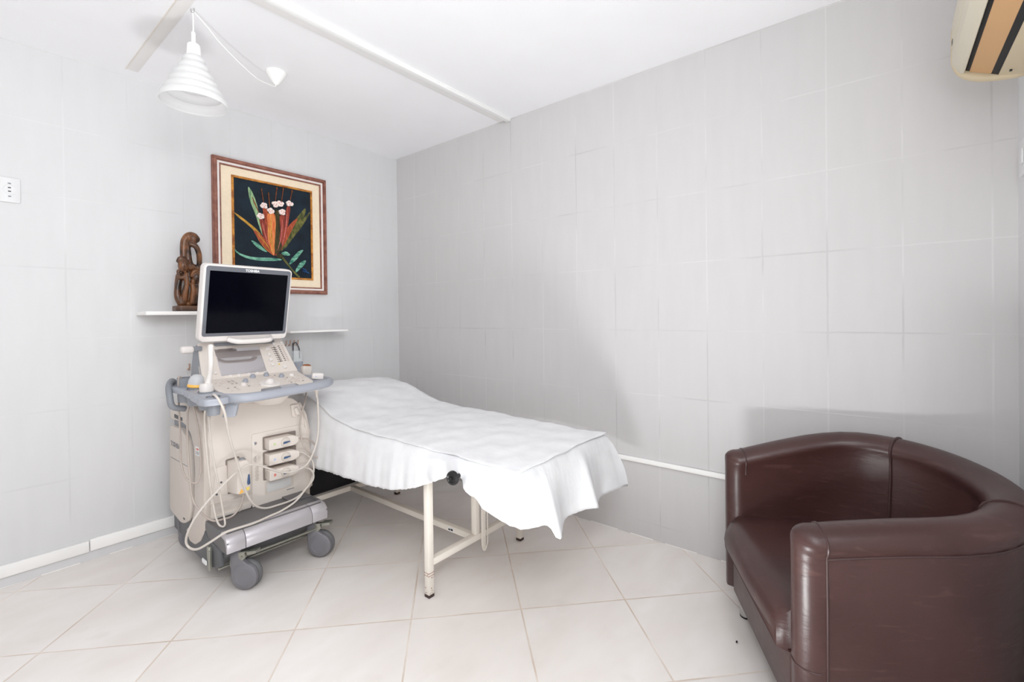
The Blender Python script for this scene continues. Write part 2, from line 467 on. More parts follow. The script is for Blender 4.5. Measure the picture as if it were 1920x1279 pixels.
# ------------------------------------------------------------------ room shell
ZC = 2.543
bm = B(); bx(bm, (-4.4, -3.64, -0.1), (0.1, 0.1, 0.0)); struct('floor', bm, M['floor'])
bm = B(); bx(bm, (-4.4, -3.64, ZC), (0.1, 0.1, ZC+0.1)); struct('ceiling', bm, M['ceiling'])
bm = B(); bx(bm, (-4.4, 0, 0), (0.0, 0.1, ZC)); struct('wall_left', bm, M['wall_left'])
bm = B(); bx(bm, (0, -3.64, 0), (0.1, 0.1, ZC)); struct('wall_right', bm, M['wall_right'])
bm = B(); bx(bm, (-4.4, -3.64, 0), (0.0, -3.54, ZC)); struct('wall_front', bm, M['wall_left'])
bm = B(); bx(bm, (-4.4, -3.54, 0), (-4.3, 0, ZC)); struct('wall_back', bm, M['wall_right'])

# cable trunking near the floor on the left wall (two lengths butted together)
bm = B()
bx(bm, (-3.6, -0.018, 0.050), (-1.953, -0.0005, 0.105), 0.003)
bx(bm, (-1.949, -0.018, 0.052), (-0.45, -0.0005, 0.110), 0.003)
struct('trim_1', bm, M['trim'])
# slim trunking along the right wall
bm = B(); bx(bm, (-0.014, -3.5, 0.411), (-0.0005, -1.2, 0.435), 0.002); struct('trim_2', bm, M['trim'])
# ceiling rail running parallel to the left wall
bm = B()
bx(bm, (-3.4, -1.232, ZC-0.020), (-0.004, -1.196, ZC), 0.003)
bx(bm, (-3.4, -1.236, ZC-0.006), (-0.004, -1.192, ZC), 0.001)
struct('trim_3', bm, M['rail'])
bm = B(); bx(bm, (-3.4, -1.192, ZC-0.007), (-0.012, -1.138, ZC), 0.002)
for k in range(2): bx(bm, (-0.10, -1.180+k*0.014, ZC-0.0085), (-0.006, -1.175+k*0.014, ZC-0.006), 0.0008)
struct('trim_7', bm, M['rail_base'])
# flat painted joint strip on the ceiling, at right angles to the left wall
bm = B(); bx(bm, (-1.786, -3.3, ZC-0.0018), (-1.736, -0.09, ZC), 0.0008); struct('trim_4', bm, M['trim_warm'])
bm = B(); bx(bm, (-1.789, -3.3, ZC-0.004), (-1.784, -0.09, ZC), 0.001); struct('trim_5', bm, M['paint_frame'])
# flecks of white grout along the foot of the walls
bm = B()
rr = random.Random(3)
for wall in (0, 1):
    p = -3.4
    while p < -0.1:
        L = rr.uniform(0.04, 0.18); h = rr.uniform(0.002, 0.006); d = rr.uniform(0.002, 0.005)
        if wall == 0: bx(bm, (p, -d, 0), (p+L, 0, h), 0.001, 1)
        else: bx(bm, (-d, p, 0), (0, p+L, h), 0.001, 1)
        p += L+rr.uniform(0.01, 0.12)
struct('trim_6', bm, M['trim_warm'])

# ------------------------------------------------------------------ wall fittings
t = thing('power_socket', 'white socket plate with four dark pin slots on the left wall', 'socket', (-2.202, -0.001, 1.84))
bm = B(); prism(bm, rrect(-2.236, 1.782, -2.168, 1.898, 0.006), 0.0, 0.008, lambda a, b, d: (a, -d, b), 0.003); obj('cover_plate', bm, M['socket'], t)
bm = B(); lathe(bm, [(0.024, 0.0), (0.024, 0.0095), (0.021, 0.0095), (0.020, 0.0085), (0, 0.0085)], (-2.204, 0, 1.842), (0, -1, 0), 28); obj('socket_insert', bm, M['socket'], t)
for dz, m in ((0.030, 'grey_mid'), (0.010, 'black'), (-0.007, 'black'), (-0.030, 'grey_mid')):
    bm = B(); bx(bm, (-2.209, -0.011, 1.840+dz-0.0022), (-2.199, -0.008, 1.840+dz+0.0022), 0.001); obj('pin_slot', bm, M[m], t)
t = thing('wall_plate', 'small white switch plate on the wall below the air conditioner', 'switch', (-0.12, -3.54, 1.72))
bm = B(); prism(bm, rrect(-0.185, 1.68, -0.075, 1.80, 0.006), 0.0, 0.009, lambda a, b, d: (a, -3.54+d, b), 0.003); obj('cover_plate', bm, M['socket'], t)
bm = B(); prism(bm, rrect(-0.145, 1.715, -0.115, 1.765, 0.004), 0.009, 0.014, lambda a, b, d: (a, -3.54+d, b), 0.002); obj('rocker', bm, M['socket'], t)

# two floating shelves at different heights
def shelf(x0, x1, d, z0, z1, label):
    bm = B(); pts = rpoly([(x0, -0.0005), (x1, -0.0005), (x1, -d), (x0, -d)], 0.012)
    prism(bm, pts, z0, z1, lambda a, b, c: (a, b, c), 0.003)
    return tag(obj('wall_shelf', bm, M['shelf']), label, 'shelf', 'white floating shelves')
shelf(-1.745, -1.02, 0.20, 1.252, 1.272, 'upper white floating shelf carrying the dark wood carving')
shelf(-1.00, -0.585, 0.20, 1.130, 1.143, 'lower empty white floating shelf to the right of the monitor')

# ------------------------------------------------------------------ picture
t = thing('framed_painting', 'flower painting in a reddish wood frame on the left wall', 'painting', (-1.01, -0.001, 1.40))
FX0, FX1, FZ0, FZ1 = -1.372, -0.645, 1.395, 2.220
def fr(bm, x0, x1, z0, z1, wd, y0, y1, bev=0.003):
    """mitred rectangular moulding"""
    o = [(x0, z0), (x1, z0), (x1, z1), (x0, z1)]; i = [(x0+wd, z0+wd), (x1-wd, z0+wd), (x1-wd, z1-wd), (x0+wd, z1-wd)]
    tt = bmesh.new()
    vo0 = [tt.verts.new((a, -y0, b)) for a, b in o]; vi0 = [tt.verts.new((a, -y0, b)) for a, b in i]
    vo1 = [tt.verts.new((a, -y1, b)) for a, b in o]; vi1 = [tt.verts.new((a, -y1, b)) for a, b in i]
    for k in range(4):
        j = (k+1) % 4
        for q in ((vo0[k], vo0[j], vi0[j], vi0[k]), (vo1[k], vi1[k], vi1[j], vo1[j]), (vo0[k], vo1[k], vo1[j], vo0[j]), (vi0[k], vi0[j], vi1[j], vi1[k])): tt.faces.new(q)
    bmesh.ops.recalc_face_normals(tt, faces=tt.faces)
    es = [e for e in tt.edges if all(abs(v.co.y+y1) < 1e-6 for v in e.verts) and abs(e.calc_length()) > wd*1.6]
    if bev: bmesh.ops.bevel(tt, geom=es, offset=bev, segments=2, affect='EDGES')
    merge(bm, tt)
bm = B(); fr(bm, FX0, FX1, FZ0, FZ1, 0.026, 0.0, 0.030, 0.006); obj('outer_frame', bm, M['frame_wood'], t)
bm = B(); fr(bm, FX0+0.024, FX1-0.024, FZ0+0.024, FZ1-0.024, 0.014, 0.0, 0.022, 0.002); obj('white_fillet', bm, M['frame_white'], t, label='white line inside the wood frame')
bm = B(); fr(bm, FX0+0.036, FX1-0.036, FZ0+0.036, FZ1-0.036, 0.011, 0.0, 0.019, 0.002); obj('inner_frame', bm, M['frame_wood'], t)
bm = B(); bx(bm, (FX0+0.045, -0.012, FZ0+0.045), (FX1-0.045, 0.0, FZ1-0.045)); obj('linen_mat', bm, M['mat_cream'], t)
bm = B(); fr(bm, -1.266, -0.746, 1.492, 2.124, 0.013, 0.010, 0.020, 0.003); obj('gold_fillet', bm, M['gold'], t)
pm = ['p_dark', 'p_green', 'p_yellow', 'p_red', 'p_orange', 'p_rust', 'p_deep', 'p_olive', 'p_teal', 'p_white', 'p_pink', 'p_brown', 'p_blue']
PI_ = {k: i for i, k in enumerate(pm)}
bm = B(); bx(bm, (-1.254, -0.013, 1.504), (-0.758, -0.006, 2.112))
layer = [0.0132]
def blob(pts, m, smooth=True):
    layer[0] += 0.00012
    P = [(p.x, p.y) for p in catmull([(a, b, 0) for a, b in pts], 4, True)] if smooth else pts
    prism(bm, P, 0.012, layer[0], lambda a, b, d: (a, -d, b), mi=PI_[m])
def stroke(pts, w0, m):
    P = catmull([(a, b, 0) for a, b in pts], 6); n = len(P); L = []; R = []
    for i, p in enumerate(P):
        tt = (P[min(i+1, n-1)]-P[max(i-1, 0)]).normalized(); k = w0*(0.35+0.65*sin(pi*min(1, i/(n-1)*0.9+0.1)))
        L.append((p.x-tt.y*k, p.y+tt.x*k)); R.append((p.x+tt.y*k, p.y-tt.x*k))
    blob(L+R[::-1], m, False)
blob([(-0.765,1.974),(-0.771,1.949),(-0.821,1.864),(-0.890,1.770),(-0.943,1.694),(-0.890,1.798),(-0.831,1.892)], 'p_olive')
blob([(-0.800,1.993),(-0.795,1.964),(-0.831,1.882),(-0.890,1.779),(-0.947,1.698),(-0.966,1.678),(-0.956,1.725),(-0.917,1.832),(-0.859,1.916)], 'p_olive')
blob([(-0.850,1.918),(-0.889,1.836),(-0.937,1.736),(-0.951,1.716),(-0.922,1.841)], 'p_red')
blob([(-1.167,2.068),(-1.144,2.039),(-1.119,1.974),(-1.103,1.896),(-1.091,1.808),(-1.086,1.769),(-1.102,1.816),(-1.128,1.901),(-1.156,1.976),(-1.166,2.026)], 'p_green')
stroke([(-1.145,2.008),(-1.125,1.96),(-1.103,1.910)], 0.004, 'p_brown')
blob([(-1.252,1.891),(-1.222,1.877),(-1.170,1.841),(-1.121,1.804),(-1.088,1.764),(-1.071,1.730),(-1.037,1.661),(-1.072,1.685),(-1.110,1.735),(-1.138,1.793),(-1.187,1.835),(-1.226,1.863)], 'p_yellow')
blob([(-0.926,1.978),(-0.901,1.983),(-0.911,1.908),(-0.927,1.812),(-0.951,1.726),(-0.966,1.687),(-0.960,1.762),(-0.940,1.866)], 'p_rust')
blob([(-1.081,1.946),(-1.059,1.950),(-1.047,1.905),(-1.053,1.814),(-1.066,1.812),(-1.073,1.883)], 'p_red')
blob([(-1.001,1.949),(-0.978,1.934),(-0.970,1.843),(-0.975,1.751),(-0.965,1.696),(-0.993,1.657),(-1.009,1.664),(-1.005,1.747),(-1.001,1.839)], 'p_deep')
blob([(-0.973,1.912),(-0.939,1.918),(-0.945,1.847),(-0.955,1.762),(-0.984,1.667),(-1.007,1.646),(-0.992,1.712),(-0.971,1.806)], 'p_rust')
blob([(-1.102,1.870),(-1.079,1.873),(-1.057,1.831),(-1.049,1.742),(-1.042,1.679),(-1.071,1.739),(-1.091,1.808)], 'p_rust')
blob([(-1.138,1.793),(-1.105,1.780),(-1.071,1.748),(-1.037,1.698),(-1.016,1.645),(-1.055,1.673),(-1.097,1.718),(-1.118,1.751)], 'p_red')
blob([(-1.051,1.913),(-1.011,1.924),(-1.000,1.876),(-1.003,1.802),(-1.008,1.728),(-1.013,1.644),(-1.037,1.689),(-1.053,1.759),(-1.050,1.841)], 'p_orange')
blob([(-1.005,1.745),(-0.985,1.765),(-0.962,1.720),(-0.975,1.680),(-1.000,1.655),(-1.01,1.69)], 'p_deep')
for P, wd in (([(-1.03,1.90),(-1.03,1.78),(-1.018,1.67)], .003), ([(-1.045,1.86),(-1.042,1.77),(-1.02,1.66)], .0025), ([(-1.12,1.78),(-1.075,1.73),(-1.025,1.66)], .003)): stroke(P, wd, 'p_yellow')
for P in ([(-0.955,1.89),(-0.965,1.78),(-0.99,1.68)], [(-0.925,1.93),(-0.935,1.83),(-0.958,1.72)], [(-1.085,1.85),(-1.07,1.78),(-1.05,1.71)]): stroke(P, 0.002, 'p_pink')
blob([(-1.257,1.670),(-1.230,1.643),(-1.174,1.626),(-1.107,1.623),(-1.038,1.627),(-0.967,1.624),(-0.985,1.613),(-1.073,1.604),(-1.158,1.606),(-1.214,1.623),(-1.246,1.645)], 'p_teal')
blob([(-1.154,1.727),(-1.122,1.717),(-1.089,1.692),(-1.059,1.664),(-1.089,1.670),(-1.127,1.693)], 'p_teal')
blob([(-0.966,1.641),(-0.948,1.633),(-0.893,1.562),(-0.844,1.516),(-0.861,1.513),(-0.921,1.579),(-0.957,1.623)], 'p_olive')
for q in ([(-0.966,1.664),(-0.938,1.679),(-0.910,1.664),(-0.915,1.653),(-0.948,1.653)], [(-0.816,1.700),(-0.834,1.672),(-0.864,1.631),(-0.893,1.605),(-0.913,1.594),(-0.902,1.628),(-0.868,1.668),(-0.843,1.692)],
          [(-0.798,1.627),(-0.811,1.597),(-0.846,1.561),(-0.867,1.543),(-0.870,1.559),(-0.845,1.604),(-0.820,1.623)]): blob(q, 'p_teal')
blob([(-0.99,1.66),(-0.965,1.655),(-0.955,1.64),(-0.975,1.63),(-1.0,1.64)], 'p_deep')
for a, b in (((-1.087,2.064),(-1.074,1.973)), ((-1.043,2.046),(-1.037,1.952)), ((-0.990,2.093),(-1.001,2.004)), ((-0.947,2.102),(-0.960,2.011)), ((-0.888,2.095),(-0.903,2.026))):
    stroke([a, ((a[0]+b[0])/2, (a[1]+b[1])/2), b], 0.0022, 'p_brown')
    blob([(a[0]+0.004*cos(k), a[1]+0.010*sin(k)) for k in (0, 1.2, 2.4, 3.6, 5)], 'p_brown')
rb = random.Random(5)
for cx, cz in ((-1.096,1.893),(-1.074,1.964),(-1.033,1.937),(-1.003,1.985),(-0.970,1.996),(-0.957,1.941),(-0.907,2.007)):
    for k in range(5):
        an = k*1.257+rb.random(); x = cx+0.013*cos(an); z = cz+0.010*sin(an)
        blob([(x+0.0115*cos(j*pi/3), z+0.0105*sin(j*pi/3)) for j in range(6)], 'p_white')
    for k in range(3):
        an = k*2.1+rb.random(); x = cx+0.009*cos(an); z = cz+0.008*sin(an)
        blob([(x+0.0035*cos(j*pi/2), z+0.003*sin(j*pi/2)) for j in range(4)], 'p_pink')
for k, (dx, dz) in enumerate(((0, 0), (0.012, -0.004), (0.004, -0.016), (0.018, -0.018), (0.03, -0.022))):
    stroke([(-0.826+dx, 1.567+dz), (-0.820+dx, 1.572+dz), (-0.814+dx, 1.562+dz), (-0.808+dx, 1.566+dz)], 0.0011, 'p_blue')
obj('canvas', bm, None, t, mats=[M[k] for k in pm], angle=20)

# ------------------------------------------------------------------ pendant lamp
LX, LY = -1.726, -0.905
t = thing('pendant_lamp', 'white ribbed cone pendant lamp hanging from the ceiling', 'lamp', (LX, LY, 2.14))
prof = []
nr = 6
for k in range(nr):
    z0 = 2.340-k*0.200/nr; z1 = 2.340-(k+1)*0.200/nr
    ra = 0.027+(0.122-0.027)*(k/nr)**1.08; rb_ = 0.027+(0.122-0.027)*((k+1)/nr)**1.08
    for j in range(7):
        f_ = j/7; prof.append((ra+(rb_-ra)*f_+0.0085*sin(pi*f_)**0.7-0.001, z0+(z1-z0)*f_))
prof += [(0.1235, 2.1385), (0.1225, 2.136), (0.1195, 2.138)]
inner = [(max(r-0.0035, 0.01), z) for r, z in prof[:-3]][::-1]
bm = B(); lathe(bm, prof+inner, (LX, LY, 0), seg=56); obj('lamp_shade', bm, M['shade'], t, angle=60)
bm = B(); lathe(bm, [(0, 2.388), (0.021, 2.388), (0.024, 2.384), (0.026, 2.35), (0.028, 2.338), (0.0, 2.338)], (LX, LY, 0), seg=32); obj('socket_cap', bm, M['trim'], t)
bm = B(); lathe(bm, [(0, 2.44), (0.006, 2.44), (0.0082, 2.436), (0.0085, 2.386), (0, 2.386)], (LX, LY, 0), seg=20); obj('cord_grip', bm, M['trim'], t)
bm = B(); lathe(bm, [(0, 2.338), (0.017, 2.338), (0.017, 2.285), (0.012, 2.28), (0, 2.28)], (LX, LY, 0), seg=24); obj('bulb_holder', bm, M['socket'], t)
cx, cy = -1.268, -0.645
swag = catmull([(cx, cy, ZC-0.066), (-1.280, -0.652, 2.460), (-1.315, -0.672, 2.450), (-1.392, -0.715, 2.436), (-1.48, -0.766, 2.446), (-1.597, -0.832, 2.476), (-1.661, -0.868, 2.506), (-1.705, -0.893, ZC-0.021), (LX, LY, ZC-0.017), (LX, LY, 2.505), (LX, LY, 2.44)], 8)
bm = B(); tube(bm, swag, 0.0026, 8); obj('cord', bm, M['trim'], t)
bm = B(); lathe(bm, [(0, -0.0005), (0.050, -0.0005), (0.051, -0.006), (0.047, -0.016), (0.030, -0.042), (0.012, -0.066), (0.006, -0.070), (0, -0.070)], (cx, cy, ZC), seg=36); obj('canopy', bm, M['trim'], t)
bm = B(); tube(bm, catmull([(LX+0.004, LY, ZC), (LX+0.004, LY, ZC-0.012), (LX-0.002, LY-0.002, ZC-0.023), (LX-0.008, LY, ZC-0.016), (LX-0.008, LY, ZC-0.009)], 5), 0.0018, 8); obj('ceiling_hook', bm, M['chrome'], t)

# ------------------------------------------------------------------ air conditioner
t = thing('air_conditioner', 'cream split air conditioner with a tan orange louver high in the corner', 'air conditioner', (-0.65, -3.54, 1.97))
X0, X1 = -1.08, -0.19
def acp(bm, poly, x0, x1, bev=0.0, seg=2): prism(bm, poly, x0, x1, lambda a, b, d: (d, a, b-0.01), bev, seg)
body = rpoly([(-3.539, 2.275), (-3.39, 2.275), (-3.358, 2.215), (-3.357, 2.075), (-3.376, 2.046), (-3.385, 2.043), (-3.390, 2.066), (-3.456, 2.040), (-3.462, 2.008), (-3.539, 1.990)], 0.012)
bm = B(); acp(bm, body, X0, X1-0.03, 0.004); obj('housing', bm, M['ac_cream'], t)
endp = rpoly([(-3.539, 2.278), (-3.385, 2.278), (-3.352, 2.215), (-3.351, 2.078), (-3.372, 2.032), (-3.415, 2.006), (-3.470, 1.994), (-3.539, 1.988)], 0.03)
for a, b in ((X1-0.036, X1), (X0-0.02, X0+0.01)):
    bm = B(); acp(bm, endp, a, b, 0.012, 4); obj('end_cap', bm, M['ac_tan'], t)
front = rpoly([(-3.40, 2.279), (-3.354, 2.22), (-3.3515, 2.125), (-3.357, 2.125), (-3.362, 2.215), (-3.405, 2.27)], 0.004)
bm = B(); acp(bm, front, X0+0.012, X1-0.037, 0.001); obj('front_panel', bm, M['ac_cream'], t)
lip = rpoly([(-3.352, 2.120), (-3.353, 2.072), (-3.371, 2.040), (-3.382, 2.035), (-3.384, 2.044), (-3.374, 2.050), (-3.360, 2.076), (-3.359, 2.120)], 0.003)
bm = B(); acp(bm, lip, X0+0.012, X1-0.037, 0.001); obj('lower_lip', bm, M['ac_cream'], t)
bm = B(); acp(bm, rpoly([(-3.383, 2.046), (-3.384, 2.056), (-3.470, 2.02), (-3.466, 2.004)], 0.002), X0+0.012, X1-0.037); obj('air_outlet', bm, M['ac_black'], t, label='dark air outlet slot')
bm = B(); acp(bm, rpoly([(-3.394, 2.036), (-3.397, 2.043), (-3.447, 2.022), (-3.446, 2.013)], 0.002), X0+0.013, X1-0.04, 0.001); obj('louver', bm, M['ac_orange'], t, label='tan orange louver')
bm = B(); acp(bm, rpoly([(-3.462, 2.004), (-3.466, 2.014), (-3.536, 1.998), (-3.536, 1.986)], 0.002), X0+0.013, X1-0.037, 0.001); obj('rear_panel', bm, M['ac_tan'], t)
bm = B(); bx(bm, (-0.262, -3.3525, 2.125), (-0.238, -3.3505, 2.140), 0.0006); obj('emblem', bm, M['grey_dark'], t)
bm = B(); bx(bm, (-0.27, -3.488, 1.984), (-0.262, -3.482, 1.99), 0.0006); obj('screw', bm, M['black'], t)

# ------------------------------------------------------------------ ultrasound machine
U = thing('ultrasound_machine', 'ivory ultrasound machine on grey casters with a dark monitor on top', 'ultrasound machine', (-1.41, -0.57, 0))
idf = lambda a, b, d: (a, b, d)
xz = lambda y: (lambda a, b, d: (a, y-d, b))            # extrude towards the viewer (-y)
yz = lambda x: (lambda a, b, d: (x-d, a, b))            # extrude towards -x

M['recess'] = plain('connector_recess', (138, 126, 120), 0.6)
# --- base
def sweep_profile(bm, prof, xs, bev=0.0):
    prism(bm, prof, xs[0], xs[1], lambda a, b, d: (d, a, b), bev)
nose = [(-0.70, 0.286), (-0.80, 0.284), (-0.885, 0.278), (-0.925, 0.270), (-0.945, 0.256), (-0.952, 0.236), (-0.950, 0.206), (-0.942, 0.203), (-0.938, 0.235), (-0.925, 0.255), (-0.70, 0.262)]
skirtL = [(-0.18, 0.20), (-0.30, 0.12), (-0.40, 0.09), (-0.73, 0.075), (-0.94, 0.165), (-0.945, 0.26), (-0.68, 0.275), (-0.18, 0.25)]
bm = B(); prism(bm, [(-0.16, 0.10), (-0.40, 0.085), (-0.75, 0.08), (-0.93, 0.20), (-0.92, 0.255), (-0.16, 0.262)], -1.63, -1.205, lambda a, b, d: (d, a, b), 0.006)
obj('chassis', bm, M['grey_dark'], U)
bm = B(); prism(bm, [(-0.18, 0.20), (-0.32, 0.185), (-0.405, 0.094), (-0.73, 0.076), (-0.86, 0.12), (-0.86, 0.20), (-0.71, 0.215), (-0.67, 0.25), (-0.18, 0.25)], 1.628, 1.648, lambda a, b, d: (-d, a, b), 0.006)
obj('side_skirt', bm, M['grey_dark'], U)
bm = B(); prism(bm, [(-1.642, -0.69), (-1.642, -0.90), (-1.635, -0.918), (-1.20, -0.918), (-1.192, -0.90), (-1.192, -0.69)], 0.262, 0.283, lambda a, b, d: (a, b, d), 0.003)
deck = obj('base_deck', bm, M['graphite'], U)
bm = B(); prism(bm, [(-1.30, -0.69), (-1.30, -0.795), (-1.192, -0.80), (-1.192, -0.69)], 0.280, 0.290, idf, 0.002); obj('deck_step', bm, M['graphite'], deck)
fp = [(-0.885, 0.2845), (-0.905, 0.284), (-0.930, 0.276), (-0.946, 0.260), (-0.952, 0.240), (-0.950, 0.206), (-0.944, 0.204), (-0.936, 0.235), (-0.922, 0.258), (-0.885, 0.265)]
for x0, x1 in ((-1.648, -1.572), (-1.5695, -1.264), (-1.2615, -1.184)):
    bm = B(); sweep_profile(bm, fp, (x0, x1), 0.002); obj('front_bumper', bm, M['silver'], U)
bm = B(); prism(bm, [(-0.885, 0.284), (-0.93, 0.276), (-0.950, 0.250), (-0.950, 0.206), (-0.90, 0.200), (-0.72, 0.215), (-0.69, 0.25), (-0.69, 0.284)], 1.640, 1.6475, lambda a, b, d: (-d, a, b), 0.002)
obj('base_side_panel', bm, M['graphite'], U)
bm = B(); prism(bm, [(-0.885, 0.284), (-0.93, 0.276), (-0.950, 0.250), (-0.950, 0.206), (-0.60, 0.206), (-0.60, 0.284)], 1.184, 1.192, lambda a, b, d: (-d, a, b), 0.002)
obj('base_side_panel', bm, M['graphite'], U)
# locking bracket with a white tab on the left
bm = B(); bx(bm, (-1.662, -0.776, 0.085), (-1.648, -0.752, 0.190), 0.001); bx(bm, (-1.664, -0.79, 0.085), (-1.66, -0.77, 0.175), 0.001)
br = obj('side_bracket', bm, M['steel'], U)
bm = B(); prism(bm, rrect(-0.760, 0.103, -0.705, 0.124, 0.006), 0, 0.004, yz(-1.664), 0.001); obj('white_tab', bm, M['white_print'], br, label='white plastic tab')
bm = B(); tube(bm, [(-1.60, -0.86, 0.105), (-1.60, -0.86, 0.16)], 0.006); tube(bm, [(-1.645, -0.84, 0.105), (-1.2, -0.84, 0.105)], 0.005, 8); tube(bm, [(-1.58, -0.905, 0.150), (-1.21, -0.905, 0.150)], 0.0055, 8)
obj('brake_bar', bm, M['steel'], U)

# --- casters
AX = Vector((-0.80, -0.60, 0)).normalized(); SIDE = Vector((-0.60, 0.80, 0))      # wheel axis; trailing side
def caster(cx, cy, brake=True):
    c = Vector((cx, cy, 0.066))
    bm = B()
    for off in (-0.014,):
        lathe(bm, [(0.0, -0.016), (0.052, -0.016), (0.060, -0.012), (0.0655, -0.004), (0.0655, 0.004), (0.060, 0.012), (0.052, 0.016), (0.0, 0.016)], c+AX*off, AX, 40)
    wh = obj('caster', bm, M['tyre'], U, label='grey twin wheel caster')
    bm = B(); lathe(bm, [(0, 0.0), (0.060, 0.0), (0.061, 0.006), (0.0585, 0.016), (0.054, 0.0195), (0.036, 0.0205), (0.035, 0.0195), (0, 0.0195)], c+AX*0.006, AX, 44)
    obj('wheel_cover', bm, M['caster'], wh)
    # neck from the cover up to the swivel, set back on the trailing side
    bm = B()
    P = []
    for s_, z in ((0.058, -0.005), (0.062, 0.05), (0.062, 0.105), (0.060, 0.130), (0.012, 0.130), (0.014, 0.095), (0.002, 0.066), (-0.02, 0.056)): P.append((s_, z))
    prism(bm, rpoly(P, 0.012, 3), -0.004, 0.024, lambda a, b, d: tuple(c+SIDE*a+Vector((0, 0, b))+AX*d), 0.006, 3)
    obj('fork', bm, M['caster'], wh)
    bm = B(); lathe(bm, [(0, 0), (0.030, 0), (0.032, 0.006), (0.030, 0.012), (0, 0.012)], c+SIDE*0.036+AX*0.008+Vector((0, 0, 0.127)), (0, 0, 1), 24); obj('swivel_plate', bm, M['grey_dark'], wh)
    if brake:
        bm = B()
        f = lambda a, b, d: tuple(c+SIDE*a+Vector((0, 0, b))+AX*d)
        prism(bm, rpoly([(0.022, 0.112), (0.022, 0.086), (0.006, 0.070), (-0.012, 0.088), (-0.006, 0.105), (-0.016, 0.116)], 0.004, 2), 0.006, 0.026, f, 0.003)
        prism(bm, rpoly([(-0.010, 0.112), (-0.012, 0.094), (-0.055, 0.102), (-0.056, 0.116)], 0.003, 2), -0.02, 0.02, f, 0.003)
        lathe(bm, [(0, 0.0), (0.004, 0.0), (0.004, 0.002), (0, 0.002)], c+SIDE*0.006+Vector((0, 0, 0.09))+AX*0.027, AX, 12)
        obj('brake_pedal', bm, M['steel'], wh)
    return wh
caster(-1.553, -0.905); caster(-1.197, -0.905)
caster(-1.58, -0.27, False); caster(-1.24, -0.27, False)

# --- body
bm = B()
prism(bm, rpoly([(-1.632, 0.286), (-1.634, 0.70), (-1.618, 0.785), (-1.58, 0.812), (-1.24, 0.806), (-1.195, 0.765), (-1.165, 0.66), (-1.160, 0.286)], 0.03), 0.0, 0.50, lambda a, b, d: (a, -0.70+d, b), 0.008)
obj('body', bm, M['plastic_ivory'], U)
bm = B()
prism(bm, rpoly([(-1.166, 0.29), (-1.170, 0.66), (-1.200, 0.765), (-1.185, 0.77), (-1.150, 0.70), (-1.130, 0.60), (-1.122, 0.50), (-1.122, 0.29)], 0.01), 0.015, 0.10, lambda a, b, d: (a, -0.70+d, b), 0.004)
prism(bm, rpoly([(-1.166, 0.29), (-1.170, 0.66), (-1.190, 0.74), (-1.160, 0.66), (-1.146, 0.60), (-1.142, 0.50), (-1.142, 0.29)], 0.01), -0.004, 0.10, lambda a, b, d: (a, -0.70+d, b), 0.003)
obj('right_cover', bm, M['plastic_beige'], U)
# front service panel with the connector sockets
bm = B()
prism(bm, rpoly([(-1.445, 0.278), (-1.442, 0.648), (-1.180, 0.650), (-1.166, 0.62), (-1.166, 0.278)], 0.012), -0.004, 0.0045, xz(-0.70), 0.002)
pan = obj('connector_panel', bm, M['plastic_ivory'], U)
for k, z in enumerate((0.590, 0.513, 0.435)):
    bm = B(); fr_ = [(-1.392, z-0.034), (-1.222, z-0.034), (-1.222, z+0.034), (-1.392, z+0.034)]
    prism(bm, rpoly(fr_, 0.006, 2), 0.0045, 0.0055, xz(-0.70)); obj('socket_recess', bm, M['recess'], pan, label='dark connector recess')
bm = B(); prism(bm, rpoly([(-1.384, 0.328), (-1.238, 0.331), (-1.238, 0.389), (-1.384, 0.390)], 0.003, 2), 0.0045, 0.0058, xz(-0.70)); obj('blank_port', bm, M['plastic_beige'], pan)
bm = B(); prism(bm, [(-1.374, 0.336), (-1.252, 0.338), (-1.252, 0.386), (-1.374, 0.385)], 0.0058, 0.0072, xz(-0.70), 0.001); obj('port_shutter', bm, plain('port_shutter_grey', (206, 205, 204), 0.5), pan)
bm = B(); bx(bm, (-1.275, -0.7055, 0.318), (-1.235, -0.704, 0.3215)); obj('panel_mark', bm, M['grey_print'], pan)
bm = B(); lathe(bm, [(0.0075, 0.004), (0.0078, 0.0065), (0.005, 0.0075), (0, 0.0065)], (-1.427, -0.70, 0.600), (0, -1, 0), 20); obj('key_lock', bm, M['chrome'], pan)
bm = B(); prism(bm, [(-1.430, 0.6005), (-1.424, 0.6005), (-1.424, 0.603), (-1.430, 0.603)], 0.0066, 0.0072, xz(-0.70)); obj('key_slot', bm, M['navy'], pan)
for z, r in ((0.520, 0.016), (0.475, 0.007), (0.456, 0.007), (0.437, 0.007), (0.418, 0.007)):
    bm = B(); lathe(bm, [(r+0.002, 0.0045), (r+0.002, 0.006), (r, 0.006), (r*0.96, 0.0045), (0, 0.0045)], (-1.421, -0.70, z), (0, -1, 0), 24); obj('port_ring', bm, M['plastic_beige'], pan)
